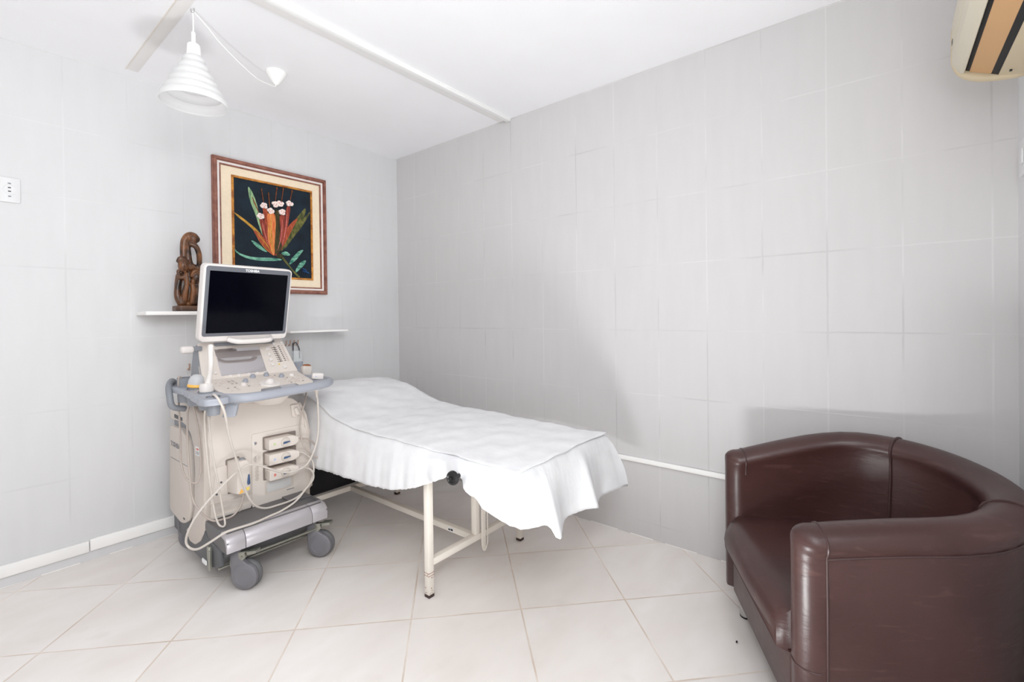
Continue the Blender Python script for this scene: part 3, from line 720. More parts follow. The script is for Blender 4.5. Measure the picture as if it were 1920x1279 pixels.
# pencil probe door and the left connector recess
bm = B(); prism(bm, rpoly([(-1.616, 0.385), (-1.603, 0.523), (-1.556, 0.525), (-1.553, 0.382)], 0.008), 0.0, 0.0035, xz(-0.70), 0.0015); d_ = obj('service_door', bm, M['plastic_ivory'], U)
for px, pz in ((-1.582, 0.448), (-1.602, 0.396)):
    bm = B(); lathe(bm, [(0.005, 0.003), (0.005, 0.005), (0, 0.005)], (px, -0.70, pz), (0, -1, 0), 14); obj('door_latch', bm, M['grey_dark'], d_)
bm = B(); prism(bm, rpoly([(-1.558, 0.382), (-1.562, 0.550), (-1.500, 0.554), (-1.492, 0.382)], 0.008), 0.0, 0.003, xz(-0.70)); obj('socket_recess', bm, M['recess'], U, label='recess of the left connector')
for zz, x0, x1 in ((0.352, -1.632, -1.446),):
    bm = B(); bx(bm, (x0, -0.7025, zz), (x1, -0.6995, zz+0.003)); obj('panel_seam', bm, M['plastic_beige'], U)
bm = B(); bx(bm, (-1.63, -0.712, 0.284), (-1.50, -0.69, 0.300), 0.003); bx(bm, (-1.50, -0.706, 0.284), (-1.45, -0.69, 0.312), 0.003); obj('kick_strip', bm, M['plastic_ivory'], U)
# small upper right grip
bm = B(); prism(bm, rpoly([(-1.248, 0.765), (-1.240, 0.700), (-1.215, 0.695), (-1.200, 0.73), (-1.206, 0.765)], 0.006), 0.0, 0.012, xz(-0.70), 0.003)
tube(bm, [(-1.225, -0.712, 0.745), (-1.215, -0.722, 0.71)], 0.012, 12); obj('probe_hook', bm, M['plastic_ivory'], U)
# --- left side covers
bm = B(); prism(bm, rpoly([(-0.226,0.668),(-0.395,0.674),(-0.455,0.655),(-0.500,0.625),(-0.516,0.570),(-0.522,0.46),(-0.528,0.29),(-0.500,0.235),(-0.434,0.204),(-0.379,0.194),(-0.201,0.217)], 0.02), 0, 0.03, yz(-1.630), 0.006, 3)
sc_ = obj('side_cover', bm, M['plastic_beige'], U)
bm = text_bm('TOSHIBA', 0.036, lambda a, b, d: (-1.6603+d, -0.318-a, 0.568+b), 0.0008, 0.0006); obj('lettering', bm, M['grey_print'], sc_, label='grey maker lettering')
bm = B(); bx(bm, (-1.6608, -0.50, 0.503), (-1.6598, -0.24, 0.506)); obj('panel_seam', bm, M['grey_print'], sc_)
bm = B(); prism(bm, [(-0.42, 0.232), (-0.445, 0.236), (-0.45, 0.228), (-0.43, 0.224)], 0, 0.001, yz(-1.6600)); obj('latch_mark', bm, M['black'], sc_)
bm = B(); prism(bm, rpoly([(-0.21,0.765),(-0.222,0.700),(-0.400,0.708),(-0.470,0.696),(-0.525,0.668),(-0.566,0.612),(-0.577,0.50),(-0.560,0.30),(-0.500,0.21),(-0.434,0.172),(-0.483,0.129),(-0.559,0.132),(-0.634,0.172),(-0.683,0.226),(-0.700,0.292),(-0.702,0.45),(-0.70,0.62),(-0.685,0.71),(-0.640,0.775),(-0.56,0.812),(-0.45,0.815),(-0.25,0.790)], 0.018), 0, 0.028, yz(-1.625), 0.006, 3)
tr_ = obj('side_trim', bm, M['plastic_beige'], U)
bm = B(); prism(bm, rpoly([(-0.22,0.702),(-0.40,0.710),(-0.468,0.699),(-0.527,0.668),(-0.568,0.612),(-0.579,0.50),(-0.562,0.30),(-0.502,0.21),(-0.46,0.18),(-0.40,0.19),(-0.45,0.24),(-0.50,0.35),(-0.50,0.60),(-0.39,0.66),(-0.22,0.66)], 0.01), 0, 0.012, yz(-1.625), 0.002); obj('side_groove', bm, M['grey_mid'], U)
bm = B(); prism(bm, rpoly([(-0.285,0.736),(-0.412,0.732),(-0.412,0.714),(-0.285,0.716)], 0.003, 2), 0, 0.001, yz(-1.6525)); obj('air_slot', bm, M['black'], tr_)
bm = B(); prism(bm, [(-0.598,0.620),(-0.655,0.622),(-0.651,0.580),(-0.597,0.577)], 0, 0.0008, yz(-1.653)); stk = obj('warning_sticker', bm, M['white_print'], tr_, label='white sticker with a red mark')
bm = B(); prism(bm, [(-0.604,0.609),(-0.625,0.615),(-0.648,0.610),(-0.625,0.603)], 0.0008, 0.0014, yz(-1.653)); obj('red_mark', bm, M['mark_red'], stk)
bm = B()
for k in range(3): bx(bm, (-1.6545, -0.645, 0.585+k*0.005), (-1.6538, -0.605, 0.5867+k*0.005))
obj('sticker_text', bm, M['grey_print'], stk)

# --- operator console, turned a little towards the couch
ya = radians(5); EU = Vector((cos(ya), sin(ya), 0)); EV = Vector((-sin(ya), cos(ya), 0)); OC = Vector((-1.42, -0.62, 0))
def L(u, v, z): return tuple(OC+EU*u+EV*v+Vector((0, 0, z)))
bm = B(); lathe(bm, [(0, 0.805), (0.055, 0.805), (0.075, 0.822), (0.088, 0.845), (0.09, 0.862), (0, 0.862)], L(0.02, -0.17, 0), seg=40); obj('swivel_bowl', bm, M['plastic_ivory'], U)
bm = B(); prism(bm, rpoly([(-0.16, 0.0), (0.16, 0.0), (0.15, 0.22), (-0.15, 0.22)], 0.04), 0.79, 0.872, lambda a, b, d: L(a, b-0.03, d), 0.01); obj('column', bm, M['plastic_beige'], U)
bm = B(); prism(bm, rpoly([(-0.23, 0.12), (-0.245, -0.28), (-0.20, -0.372), (0.0, -0.350), (0.20, -0.315), (0.255, -0.26), (0.26, 0.12)], 0.05), 0.858, 0.878, lambda a, b, d: L(a, b, d), 0.005); obj('console_tray', bm, M['plastic_white'], U)
# bumper rail
rail = catmull([(-0.262, 0.05, 0), (-0.266, -0.10, 0), (-0.262, -0.24, 0), (-0.243, -0.325, 0), (-0.195, -0.378, 0), (-0.10, -0.384, 0), (0.03, -0.362, 0), (0.15, -0.335, 0), (0.245, -0.300, 0), (0.300, -0.245, 0), (0.318, -0.175, 0), (0.316, -0.08, 0), (0.31, 0.02, 0)], 6)
bm = B(); tube(bm, [L(p.x, p.y, 0.884) for p in rail], 0.02, 16, flat=(0.021, 0.021)); bump_ = obj('bumper_rail', bm, M['grey_rubber'], U, angle=60)
bm = B(); prism(bm, rpoly([(-0.10, -0.375), (-0.085, -0.28), (0.105, -0.255), (0.075, -0.345)], 0.008), 0.878, 0.900, lambda a, b, d: L(a, b, d), 0.003); obj('handle_bridge', bm, M['grey_mid'], U)
bm = B(); prism(bm, rpoly([(-0.030, -0.368), (0.0, -0.285), (0.080, -0.270), (0.055, -0.352)], 0.006), 0.898, 0.904, lambda a, b, d: L(a, b, d), 0.002); obj('bridge_plate', bm, plain('bridge_grey_light', (178, 180, 188), 0.4), U)
# trays both sides
bm = B(); prism(bm, rpoly([(0.235, 0.14), (0.222, -0.06), (0.205, -0.25), (0.225, -0.295), (0.275, -0.285), (0.315, -0.22), (0.325, -0.10), (0.315, 0.14)], 0.02), 0.878, 0.898, lambda a, b, d: L(a, b, d), 0.004); obj('right_tray', bm, M['grey_rubber'], U)
bm = B(); prism(bm, rpoly([(-0.185, 0.30), (-0.205, 0.0), (-0.222, -0.20), (-0.255, -0.34), (-0.275, -0.395), (-0.315, -0.41), (-0.365, -0.395), (-0.372, -0.355), (-0.362, -0.30), (-0.334, -0.288), (-0.350, -0.262), (-0.332, -0.165), (-0.304, -0.150), (-0.318, -0.122), (-0.302, -0.02), (-0.274, -0.006), (-0.290, 0.020), (-0.285, 0.16), (-0.24, 0.30)], 0.012, 3), 0.874, 0.902, lambda a, b, d: L(a, b, d), 0.004); hold = obj('probe_holder', bm, M['grey_rubber'], U)
CUP = {'ring': (-0.235, 0.115), 'dome': (-0.255, -0.035), 'wand': (-0.275, -0.190), 'hole': (-0.315, -0.345)}
for k, (u, v) in CUP.items():
    h = {'ring': 0.945, 'dome': 0.908, 'wand': 0.908, 'hole': 0.906}[k]; r = {'ring': 0.040, 'dome': 0.036, 'wand': 0.033, 'hole': 0.026}[k]
    bm = B(); lathe(bm, [(r, h), (r*0.96, 0.84), (r*0.9, 0.828), (0, 0.826), (0, 0.832), (r*0.84, 0.834), (r*0.9, 0.845), (r*0.9, h)], L(u, v, 0), seg=36)
    bmesh.ops.remove_doubles(bm, verts=bm.verts, dist=1e-5)
    obj('holder_cup', bm, M['grey_mid'], hold)
bm = B(); tube(bm, catmull([L(-0.225, 0.27, 0.905), L(-0.255, 0.235, 0.922), L(-0.288, 0.175, 0.905), L(-0.298, 0.14, 0.86), L(-0.290, 0.13, 0.81), L(-0.235, 0.14, 0.79)], 6), 0.014, 12); obj('rear_handle', bm, M['grey_mid'], U)
bm = B(); prism(bm, rpoly([(-0.245, -0.30), (-0.205, -0.33), (-0.185, -0.305), (-0.225, -0.275)], 0.006), 0.80, 0.872, lambda a, b, d: L(a+(d-0.872)*0.25, b, d), 0.004); obj('lock_lever', bm, M['grey_rubber'], U)

# keyboard deck (sloping) and upper control panel
def KZ(v): return 0.9455+0.215*(v+0.035)
def Kp(u, v, h=0.0): return L(u, v, KZ(v)+h)
bm = B(); prism(bm, rpoly([(-0.232, -0.03), (-0.238, -0.262), (-0.205, -0.298), (0.165, -0.288), (0.206, -0.25), (0.232, -0.03)], 0.022), -0.034, 0.0, lambda a, b, d: Kp(a, b, d), 0.005, 3)
kd = obj('keyboard_deck', bm, M['plastic_ivory'], U)
SC = Vector((-1.46, -0.63, 1.016)); th = 0.6
SB = Vector((0, 0, 1))*cos(th)+EV*sin(th); SN = EU.cross(SB)
def Sp(a, b, d=0.0): return tuple(SC+EU*a+SB*b+SN*d)
bm = B(); prism(bm, rpoly([(-0.195, -0.100), (-0.166, 0.118), (0.252, 0.118), (0.276, -0.100)], 0.014), -0.03, 0.0, Sp, 0.004, 3)
up_ = obj('control_panel', bm, M['plastic_ivory'], U)
side = [(-0.055, 0.900), (-0.055, 0.935), (0.050, 1.100), (0.075, 1.108), (0.10, 1.09), (0.11, 0.95), (0.09, 0.885)]
bm = B()
prism(bm, rpoly(side, 0.01), -0.205, 0.215, lambda a, b, d: L(d+(0.0 if True else 0), a+0.012, b-0.012), 0.004); obj('panel_housing', bm, M['plastic_ivory'], U)
bm = B()
pl = [(-0.228, -0.04, 0.915), (-0.228, -0.04, 0.945), (-0.204, 0.062, 1.102), (-0.204, 0.10, 1.088), (-0.218, 0.10, 0.93), (-0.228, 0.08, 0.90)]
vv = [Vector(L(*p)) for p in pl]; off = -EU*0.006
add_mesh(bm, [tuple(p) for p in vv]+[tuple(p+off) for p in vv], [(0,1,2,3,4,5), (11,10,9,8,7,6)]+[(i, (i+1) % 6, 6+(i+1) % 6, 6+i) for i in range(6)])
obj('side_plate', bm, M['grey_mid'], U)
bm = B(); prism(bm, rpoly([(-0.104, 0.075), (0.113, 0.075), (0.108, -0.078), (-0.111, -0.077)], 0.004, 2), -0.002, 0.0012, Sp, 0.0005); obj('touch_screen', bm, M['touch'], up_, label='dark glossy touch screen')
for a, b, r in ((0.151, 0.055, 0.0115), (0.149, 0.019, 0.0095), (0.148, -0.013, 0.0105), (0.147, -0.044, 0.0095), (0.208, -0.063, 0.012), (0.195, 0.083, 0.010), (0.238, 0.088, 0.008), (-0.135, -0.06, 0.007)):
    bm = B(); lathe(bm, [(r, 0), (r*0.96, 0.006), (r*0.8, 0.009), (0, 0.0095)], Sp(a, b), SN, 20); obj('dial', bm, M['plastic_white'], up_)
for k in range(8):
    b = 0.064-k*0.0125
    bm = B(); prism(bm, [(0.176+k*0.0012, b), (0.204+k*0.0012, b), (0.204+k*0.0012, b-0.0035), (0.176+k*0.0012, b-0.0035)], 0, 0.0012, Sp)
    prism(bm, [(0.188+k*0.0012, b+0.002), (0.194+k*0.0012, b+0.002), (0.194+k*0.0012, b-0.0055), (0.188+k*0.0012, b-0.0055)], 0, 0.005, Sp, 0.0006)
    obj('gain_slider', bm, M['key_dark'], up_)
for k in range(9):
    b = 0.070-k*0.0115
    for q in range(2):
        a = 0.214+k*0.0009+q*0.017
        bm = B(); prism(bm, rrect(a, b-0.0035, a+0.010, b+0.0025, 0.0015, 2), 0, 0.002, Sp, 0.0005); obj('key', bm, M['key_pink' if q else 'key_dark'], up_)
bm = B(); lathe(bm, [(0.005, 0), (0.005, 0.0015), (0, 0.0015)], Sp(0.186, -0.043), SN, 12); obj('lamp_mark', bm, M['mark_yellow'], up_)
# keys and knobs on the deck
KN = Vector(Kp(0, 0.01))-Vector(Kp(0, 0)); KN = EU.cross(KN).normalized()
def kd_local(a, b): return (-0.045+a, -0.06+b*0.978)
for a, b, r, m in ((-0.065, 0.016, 0.010, 'plastic_white'), (-0.025, 0.011, 0.010, 'plastic_white'), (0.022, 0.016, 0.010, 'plastic_white'), (0.065, 0.015, 0.010, 'plastic_white'), (0.103, 0.007, 0.011, 'plastic_white'),
                   (0.199, -0.073, 0.013, 'plastic_white'), (-0.067, -0.123, 0.012, 'plastic_white')):
    u, v = kd_local(a, b)
    bm = B(); lathe(bm, [(r, 0), (r*0.97, 0.007), (r*0.8, 0.011), (0, 0.0115)], Kp(u, v), KN, 20); obj('dial', bm, M[m], kd)
for a, b, r in ((0.019, -0.033, 0.013), (0.087, -0.032, 0.013), (0.143, -0.075, 0.013), (-0.043, -0.088, 0.012)):
    u, v = kd_local(a, b)
    bm = B(); lathe(bm, [(r, 0), (r, 0.009), (r*0.92, 0.011), (r*0.7, 0.0115)], Kp(u, v), KN, 24); lathe(bm, [(r*0.72, 0.0110), (r*0.7, 0.017), (r*0.5, 0.0185), (0, 0.0185)], Kp(u, v), KN, 20); obj('dial', bm, M['grey_rubber'], kd)
u, v = kd_local(0.043, -0.150)
bm = B(); lathe(bm, [(0.045, 0), (0.043, 0.004), (0.030, 0.0055), (0.026, 0.004), (0, 0.004)], Kp(u, v), KN, 36); tb = obj('trackball_ring', bm, M['plastic_white'], kd)
bm = B(); ball(bm, Vector(Kp(u, v))+KN*0.004, 0.022, u=24, v=14); obj('trackball', bm, M['plastic_white'], tb)
rk = random.Random(11)
for gx, gy, nx, ny, sx, sy in ((-0.205, -0.10, 5, 4, 0.019, 0.017), (-0.19, -0.20, 2, 3, 0.03, 0.02), (0.095, -0.155, 5, 5, 0.021, 0.019), (-0.10, -0.185, 3, 2, 0.025, 0.02), (-0.075, -0.23, 3, 1, 0.024, 0.02), (0.06, -0.10, 3, 2, 0.022, 0.018)):
    for i in range(nx):
        for j in range(ny):
            if rk.random() < 0.22: continue
            u_, v_ = gx+i*sx, gy-j*sy+0.004*i*0.2
            bm = B(); prism(bm, rrect(u_-0.005, v_-0.0022, u_+0.005, v_+0.0022, 0.0018, 2), 0, 0.0018, lambda a, b, d: Kp(a, b, d), 0.0005)
            obj('key', bm, M[rk.choice(['key_pink', 'key_pink', 'key_dark', 'plastic_white'])], kd)

# --- white knob on the left of the panel
bm = B(); bx(bm, (-0.035, -0.012, -0.016), (0.0, 0.012, 0.012), 0.004, f=lambda v: L(-0.200+v[0]*1.1, 0.035+v[1]*0.7, 1.088+v[2]*0.8)); stub = obj('arm_stub', bm, M['grey_mid'], U)
bm = B(); bx(bm, (-0.040, -0.022, -0.022), (0.040, 0.022, 0.022), 0.018, 4, f=lambda v: L(-0.262+v[0]*0.68, 0.035+v[1]*0.8, 1.083+v[2]*0.8)); obj('white_knob', bm, M['plastic_white'], stub, label='white rounded knob')

# --- monitor
ym, tm = 0.088, -0.195
ME = Vector((cos(ym), sin(ym), 0)); nb = Vector((-sin(ym), cos(ym), 0)); MU = cos(tm)*Vector((0, 0, 1))+sin(tm)*nb; MN = ME.cross(MU)
MC = Vector((-1.438, -0.686, 1.307))
def Mp(a, b, d=0.0): return tuple(MC+ME*a+MU*b+MN*d)
bm = B(); prism(bm, rrect(-0.213, -0.193, 0.213, 0.181, 0.022), -0.045, 0.0, Mp, 0.006, 3); mon = obj('monitor', bm, M['plastic_white'], U)
bm = B(); prism(bm, rrect(-0.204, -0.166, 0.204, 0.172, 0.012), -0.004, 0.0012, Mp, 0.0005); obj('bezel', bm, M['bezel'], mon)
bm = B(); prism(bm, rrect(-0.188, -0.150, 0.188, 0.150, 0.002, 1), -0.002, 0.0018, Mp); obj('screen', bm, M['screen'], mon, label='black monitor screen')
bm = text_bm('TOSHIBA', 0.0165, lambda a, b, d: Mp(a+0.004, b+0.1555, 0.0016+d), 0.0006, 0.0005); obj('lettering', bm, M['white_print'], mon, label='white maker lettering')
hp = catmull([(-0.085, -0.182, 0.006), (-0.070, -0.186, 0.022), (-0.040, -0.189, 0.034), (0.04, -0.189, 0.036), (0.095, -0.187, 0.034), (0.112, -0.184, 0.020), (0.114, -0.180, 0.004)], 6)
bm = B(); tube(bm, [Mp(p.x, p.y, p.z) for p in hp], 0.011, 12, flat=(0.014, 0.0135)); obj('handle', bm, M['plastic_white'], mon, angle=60)
bm = B()
for k in range(5): prism(bm, rrect(0.125+k*0.014, -0.182, 0.134+k*0.014, -0.176, 0.002, 2), 0, 0.0012, Mp)
obj('monitor_buttons', bm, M['plastic_ivory'], mon)
bm = B(); prism(bm, rrect(-0.06, -0.10, 0.06, 0.08, 0.02), -0.075, -0.04, Mp, 0.008); obj('monitor_back', bm, M['plastic_beige'], mon)
bm = B(); tube(bm, [Mp(0, -0.03, -0.07), L(0.0, 0.09, 1.16), L(0.0, 0.095, 1.06)], 0.028, 14); obj('monitor_arm', bm, M['plastic_beige'], U)
bm = B(); prism(bm, rrect(-0.14, 0.030, 0.165, 0.075, 0.012), 1.092, 1.110, lambda a, b, d: L(a, b+0.01, d), 0.005); obj('arm_base', bm, M['grey_mid'], U)
# gel cup on the right rear
bm = B(); cpos = (-1.062, -0.40)
lathe(bm, [(0.036, 0.962), (0.033, 0.905), (0.030, 0.892), (0, 0.890), (0, 0.896), (0.027, 0.898), (0.030, 0.907), (0.0335, 0.962)], (*cpos, 0), seg=32); bmesh.ops.remove_doubles(bm, verts=bm.verts, dist=1e-5)
gc = obj('gel_cup', bm, M['grey_rubber'], U)
bm = B(); prism(bm, rpoly([(-1.13, -0.43), (-1.08, -0.43), (-1.08, -0.37), (-1.15, -0.37), (-1.19, -0.45), (-1.17, -0.50)], 0.01), 0.888, 0.902, idf, 0.003); obj('cup_arm', bm, M['grey_rubber'], U)

# ------------------------------------------------------------------ things resting in the machine's holders
bm = B()
lathe(bm, [(0.030, 0.898), (0.031, 0.96), (0.0305, 1.005), (0.026, 1.022), (0.022, 1.03), (0, 1.032)], (*cpos, 0), seg=28)
t = thing('gel_bottle', 'clear squeeze bottle upside down in the grey cup beside the console', 'bottle', (*cpos, 0.898))
obj('bottle', bm, M['clear'], t)
bm = B(); lathe(bm, [(0, 0.9), (0.0255, 0.9), (0.0265, 0.932), (0, 0.933)], (*cpos, 0), seg=24); obj('gel', bm, plain('ultrasound_gel', (214, 222, 226), 0.15), t)

PG = 'ultrasound probes of the machine'
def plug(parent, x0, x1, z, y0=-0.7056, mark='mark_green'):
    bm = B()
    pts = rpoly([(x0, z-0.027), (x0, z+0.027), (x1-0.035, z+0.027), (x1, z+0.014), (x1, z-0.014), (x1-0.03, z-0.027)], 0.006, 3)
    prism(bm, pts, 0, 0.060, lambda a, b, d: (a, y0-d, b), 0.004)
    p = obj('connector', bm, M['plastic_ivory'], parent)
    xc = (x0+x1)/2+0.005
    bm = B(); lathe(bm, [(0.023, 0), (0.0235, 0.004), (0.021, 0.008), (0.018, 0.009), (0, 0.009)], (xc, y0-0.059, z), (0, -1, 0), 28)
    dl = obj('lock_dial', bm, M['plastic_beige'], p)
    bm = B(); prism(bm, [(xc-0.016, z-0.006), (xc-0.012, z+0.005), (xc+0.018, z+0.004), (xc+0.022, z), (xc+0.0, z-0.0055)], 0.0, 0.006, lambda a, b, d: (a, y0-0.067-d, b), 0.002); obj('dial_pointer', bm, M['navy'], dl, label='blue dial pointer')
    bm = B(); prism(bm, [(x0+0.022, z-0.007), (x0+0.028, z-0.007), (x0+0.034, z+0.0), (x0+0.028, z+0.007), (x0+0.022, z+0.006)], 0, 0.001, lambda a, b, d: (a, y0-0.0598-d, b)); obj('colour_mark', bm, M[mark], p)
    return p
def cable_obj(parent, pts, r=0.0045, m='cable', sub=6):
    bm = B(); tube(bm, catmull(pts, sub), r, 8); return obj('cable', bm, M[m], parent, angle=80)

# convex probe with the orange ring, in the second cup; cable drops to the left connector
t = thing('ultrasound_probe', 'convex probe with grey dome and orange ring in the left holder', 'ultrasound probe', L(*CUP['dome'], 0.84), PG)
c = Vector(L(*CUP['dome'], 0.912)); ax = Vector((0.10, -0.06, 1)).normalized()
bm = B(); lathe(bm, [(0, -0.072), (0.010, -0.072), (0.018, -0.045), (0.028, -0.012), (0.0325, 0.0), (0.032, 0.006), (0, 0.006)], c, ax, 28); obj('probe_body', bm, M['grey_mid'], t)
bm = B(); lathe(bm, [(0.0325, 0.0), (0.0348, 0.003), (0.0348, 0.012), (0.033, 0.015), (0, 0.015)], c, ax, 32); obj('ring', bm, M['orange'], t, label='orange ring')
bm = B(); lathe(bm, [(0.0335, 0.014), (0.0325, 0.030), (0.027, 0.046), (0.016, 0.057), (0, 0.061)], c, ax, 32); obj('lens', bm, M['lens_grey'], t)
cable_obj(t, [tuple(c-ax*0.07), (-1.668, -0.555, 0.802), (-1.690, -0.613, 0.684), (-1.702, -0.676, 0.514), (-1.708, -0.729, 0.419), (-1.683, -0.759, 0.352), (-1.649, -0.788, 0.312), (-1.607, -0.797, 0.306), (-1.565, -0.791, 0.306), (-1.530, -0.786, 0.338), (-1.512, -0.775, 0.382)], 0.0045, 'cable_dark')
bm = B(); f = lambda a, b, d: (a+(d*0.25), -0.704-d, b)
prism(bm, rpoly([(-1.557, 0.392), (-1.557, 0.545), (-1.512, 0.548), (-1.500, 0.53), (-1.498, 0.40), (-1.515, 0.385)], 0.006, 3), 0, 0.072, f, 0.005); p = obj('connector', bm, M['plastic_ivory'], t)
bm = B(); prism(bm, rpoly([(-1.512, 0.425), (-1.500, 0.43), (-1.503, 0.475), (-1.508, 0.478), (-1.514, 0.44)], 0.003, 2), 0.072, 0.076, f, 0.001); obj('dial_pointer', bm, M['navy'], p, label='blue dial pointer')
bm = B(); lathe(bm, [(0.017, 0), (0.016, 0.014), (0.010, 0.022), (0, 0.022)], (-1.505, -0.745, 0.532), (0, 0, 1), 20); obj('strain_relief', bm, M['grey_mid'], p)
bm = B(); prism(bm, [(-1.528, 0.398), (-1.503, 0.402), (-1.503, 0.416), (-1.520, 0.414)], 0.072, 0.073, f); obj('colour_mark', bm, M['mark_yellow'], p)
bm = B(); prism(bm, [(-1.550, 0.392), (-1.530, 0.396), (-1.535, 0.412), (-1.540, 0.414)], 0.072, 0.073, f); obj('colour_mark', bm, M['orange'], p)

# slim endocavity wand standing in the third cup
t = thing('ultrasound_probe', 'slim white wand probe standing upright in the left holder', 'ultrasound probe', L(*CUP['wand'], 0.84), PG)
c = Vector(L(*CUP['wand'], 0.84))
bm = B(); lathe(bm, [(0, 0), (0.020, 0), (0.026, 0.02), (0.0275, 0.09), (0.024, 0.103), (0, 0.105)], c, (0, 0, 1), 28, sq=0.9); obj('handle', bm, M['plastic_white'], t)
wp = catmull([tuple(c+Vector((0.004, 0, 0.095))), tuple(c+Vector((0.012, 0.0, 0.125))), tuple(c+Vector((0.018, 0.0, 0.18))), tuple(c+Vector((0.018, 0.0, 0.24))), tuple(c+Vector((0.020, 0, 0.275)))], 6)
bm = B(); n_ = len(wp); tube(bm, wp, [0.0135-0.0035*min(1, i/8)+0.002*max(0, (i-n_+8)/8)-(0.005 if i == n_-1 else 0) for i in range(n_)], 16); obj('shaft', bm, M['plastic_white'], t)
cable_obj(t, [tuple(c+Vector((0, 0, 0.002))), (-1.676, -0.800, 0.800), (-1.673, -0.800, 0.676), (-1.660, -0.800, 0.495), (-1.643, -0.800, 0.353), (-1.635, -0.820, 0.300), (-1.624, -0.845, 0.2905), (-1.612, -0.830, 0.300), (-1.614, -0.815, 0.348), (-1.632, -0.815, 0.484), (-1.655, -0.815, 0.640), (-1.664, -0.81, 0.79)], 0.0043)
# cable drawn through the front hole, running to the middle connector
t = thing('probe_cable', 'thick ivory cable hung through the front hole of the left holder', 'cable', L(*CUP['hole'], 0.84))
c = Vector(L(*CUP['hole'], 0.90))
cable_obj(t, [tuple(c+Vector((0.004, 0.012, -0.04))), tuple(c+Vector((0.0, 0.004, 0.004))), (-1.709, -1.022, 0.915), (-1.703, -1.052, 0.896), (-1.680, -1.045, 0.838), (-1.636, -0.970, 0.710), (-1.580, -0.900, 0.571), (-1.536, -0.860, 0.435), (-1.494, -0.840, 0.350), (-1.436, -0.820, 0.305), (-1.374, -0.814, 0.297), (-1.300, -0.809, 0.297), (-1.247, -0.803, 0.310), (-1.195, -0.790, 0.345), (-1.166, -0.781, 0.402), (-1.166, -0.768, 0.460), (-1.200, -0.748, 0.505), (-1.225, -0.735, 0.513)], 0.0052)
plug(t, -1.386, -1.232, 0.513, mark='mark_blue')
# looped cable on the left side
# linear probe with brown lens on the right tray
t = thing('ultrasound_probe', 'ivory probe with brown lens upright on the right tray', 'ultrasound probe', (-1.09, -0.56, 0.898), PG)
def probe_shape(bm, c, ax, wv, prof, dp):
    """prof of (half width, height) with depth dp(height): rounded block"""
    ax = Vector(ax).normalized(); wv = Vector(wv); wv = (wv-ax*wv.dot(ax)).normalized(); dv = ax.cross(wv); rings = []; K = 24
    for hw, h, hd in prof:
        ring = []
        for k in range(K):
            a = 2*pi*k/K; ca, sa = cos(a), sin(a); e = 0.55
            ring.append(bm.verts.new(Vector(c)+ax*h+wv*hw*math.copysign(abs(ca)**e, ca)+dv*hd*math.copysign(abs(sa)**e, sa)))
        rings.append(ring)
    for A, Bq in zip(rings, rings[1:]):
        for k in range(K): bm.faces.new((A[k], A[(k+1) % K], Bq[(k+1) % K], Bq[k]))
    bm.faces.new(rings[0]); bm.faces.new(rings[-1][::-1])
c1 = Vector((-1.088, -0.56, 0.898))
bm = B(); probe_shape(bm, c1, (0.1, -0.05, 1), EU, [(0.020, -0.02, 0.012), (0.022, 0.0, 0.014), (0.029, 0.012, 0.017), (0.031, 0.03, 0.018), (0.030, 0.044, 0.018), (0.026, 0.052, 0.0165)], None); obj('probe_body', bm, M['plastic_ivory'], t)
bm = B(); probe_shape(bm, c1, (0.1, -0.05, 1), EU, [(0.025, 0.050, 0.010), (0.024, 0.056, 0.009), (0.018, 0.060, 0.007), (0.010, 0.062, 0.005)], None); obj('lens', bm, M['lens_brown'], t, label='brown lens')
bm = B(); bx(bm, (-0.008, -0.0005, -0.0016), (0.008, 0.0008, 0.0016), f=lambda v: tuple(c1+Vector((0.0, 0, 0.028))+EU*(v[0]-0.004)-EV*(0.0185+v[1])+Vector((0, 0, v[2])))); obj('colour_mark', bm, M['lime'], t)
cable_obj(t, [tuple(c1+Vector((0, 0, -0.02))), (-1.12, -0.63, 0.83), (-1.188, -0.74, 0.773), (-1.214, -0.75, 0.705), (-1.227, -0.765, 0.640), (-1.222, -0.785, 0.559), (-1.195, -0.785, 0.518), (-1.155, -0.785, 0.478), (-1.119, -0.78, 0.473), (-1.127, -0.76, 0.516), (-1.170, -0.75, 0.570), (-1.225, -0.735, 0.588)], 0.0042, 'cable_dark')
plug(t, -1.386, -1.234, 0.590, mark='mark_green')
# white probe on the front right corner; long looping cable
t = thing('ultrasound_probe', 'white block probe lying on the front right corner of the tray', 'ultrasound probe', (-1.152, -0.83, 0.898), PG)
c2_ = Vector((-1.152, -0.815, 0.916)); ad = Vector((0.86, -0.42, -0.12)).normalized()
bm = B(); probe_shape(bm, c2_-ad*0.026, ad, (0.42, 0.86, 0), [(0.012, -0.004, 0.010), (0.018, 0.0, 0.016), (0.021, 0.02, 0.0175), (0.021, 0.045, 0.0175), (0.019, 0.052, 0.016), (0.014, 0.055, 0.012)], None); obj('probe_body', bm, M['plastic_white'], t)
bm = B(); bx(bm, (-0.008, -0.001, -0.002), (0.008, 0.0005, 0.002), f=lambda v: tuple(c2_+ad*(v[0]-0.006)+Vector((-0.43, -0.88, 0))*(0.0208+v[1])+Vector((0, 0, v[2])))); obj('colour_mark', bm, M['mark_blue'], t)
bm = B(); lathe(bm, [(0.016, 0.0), (0.014, -0.02), (0.008, -0.032), (0.0045, -0.06), (0, -0.06)], (-1.152, -0.80, 0.862), (0, 0, 1), 20); obj('strain_relief', bm, M['plastic_ivory'], t)
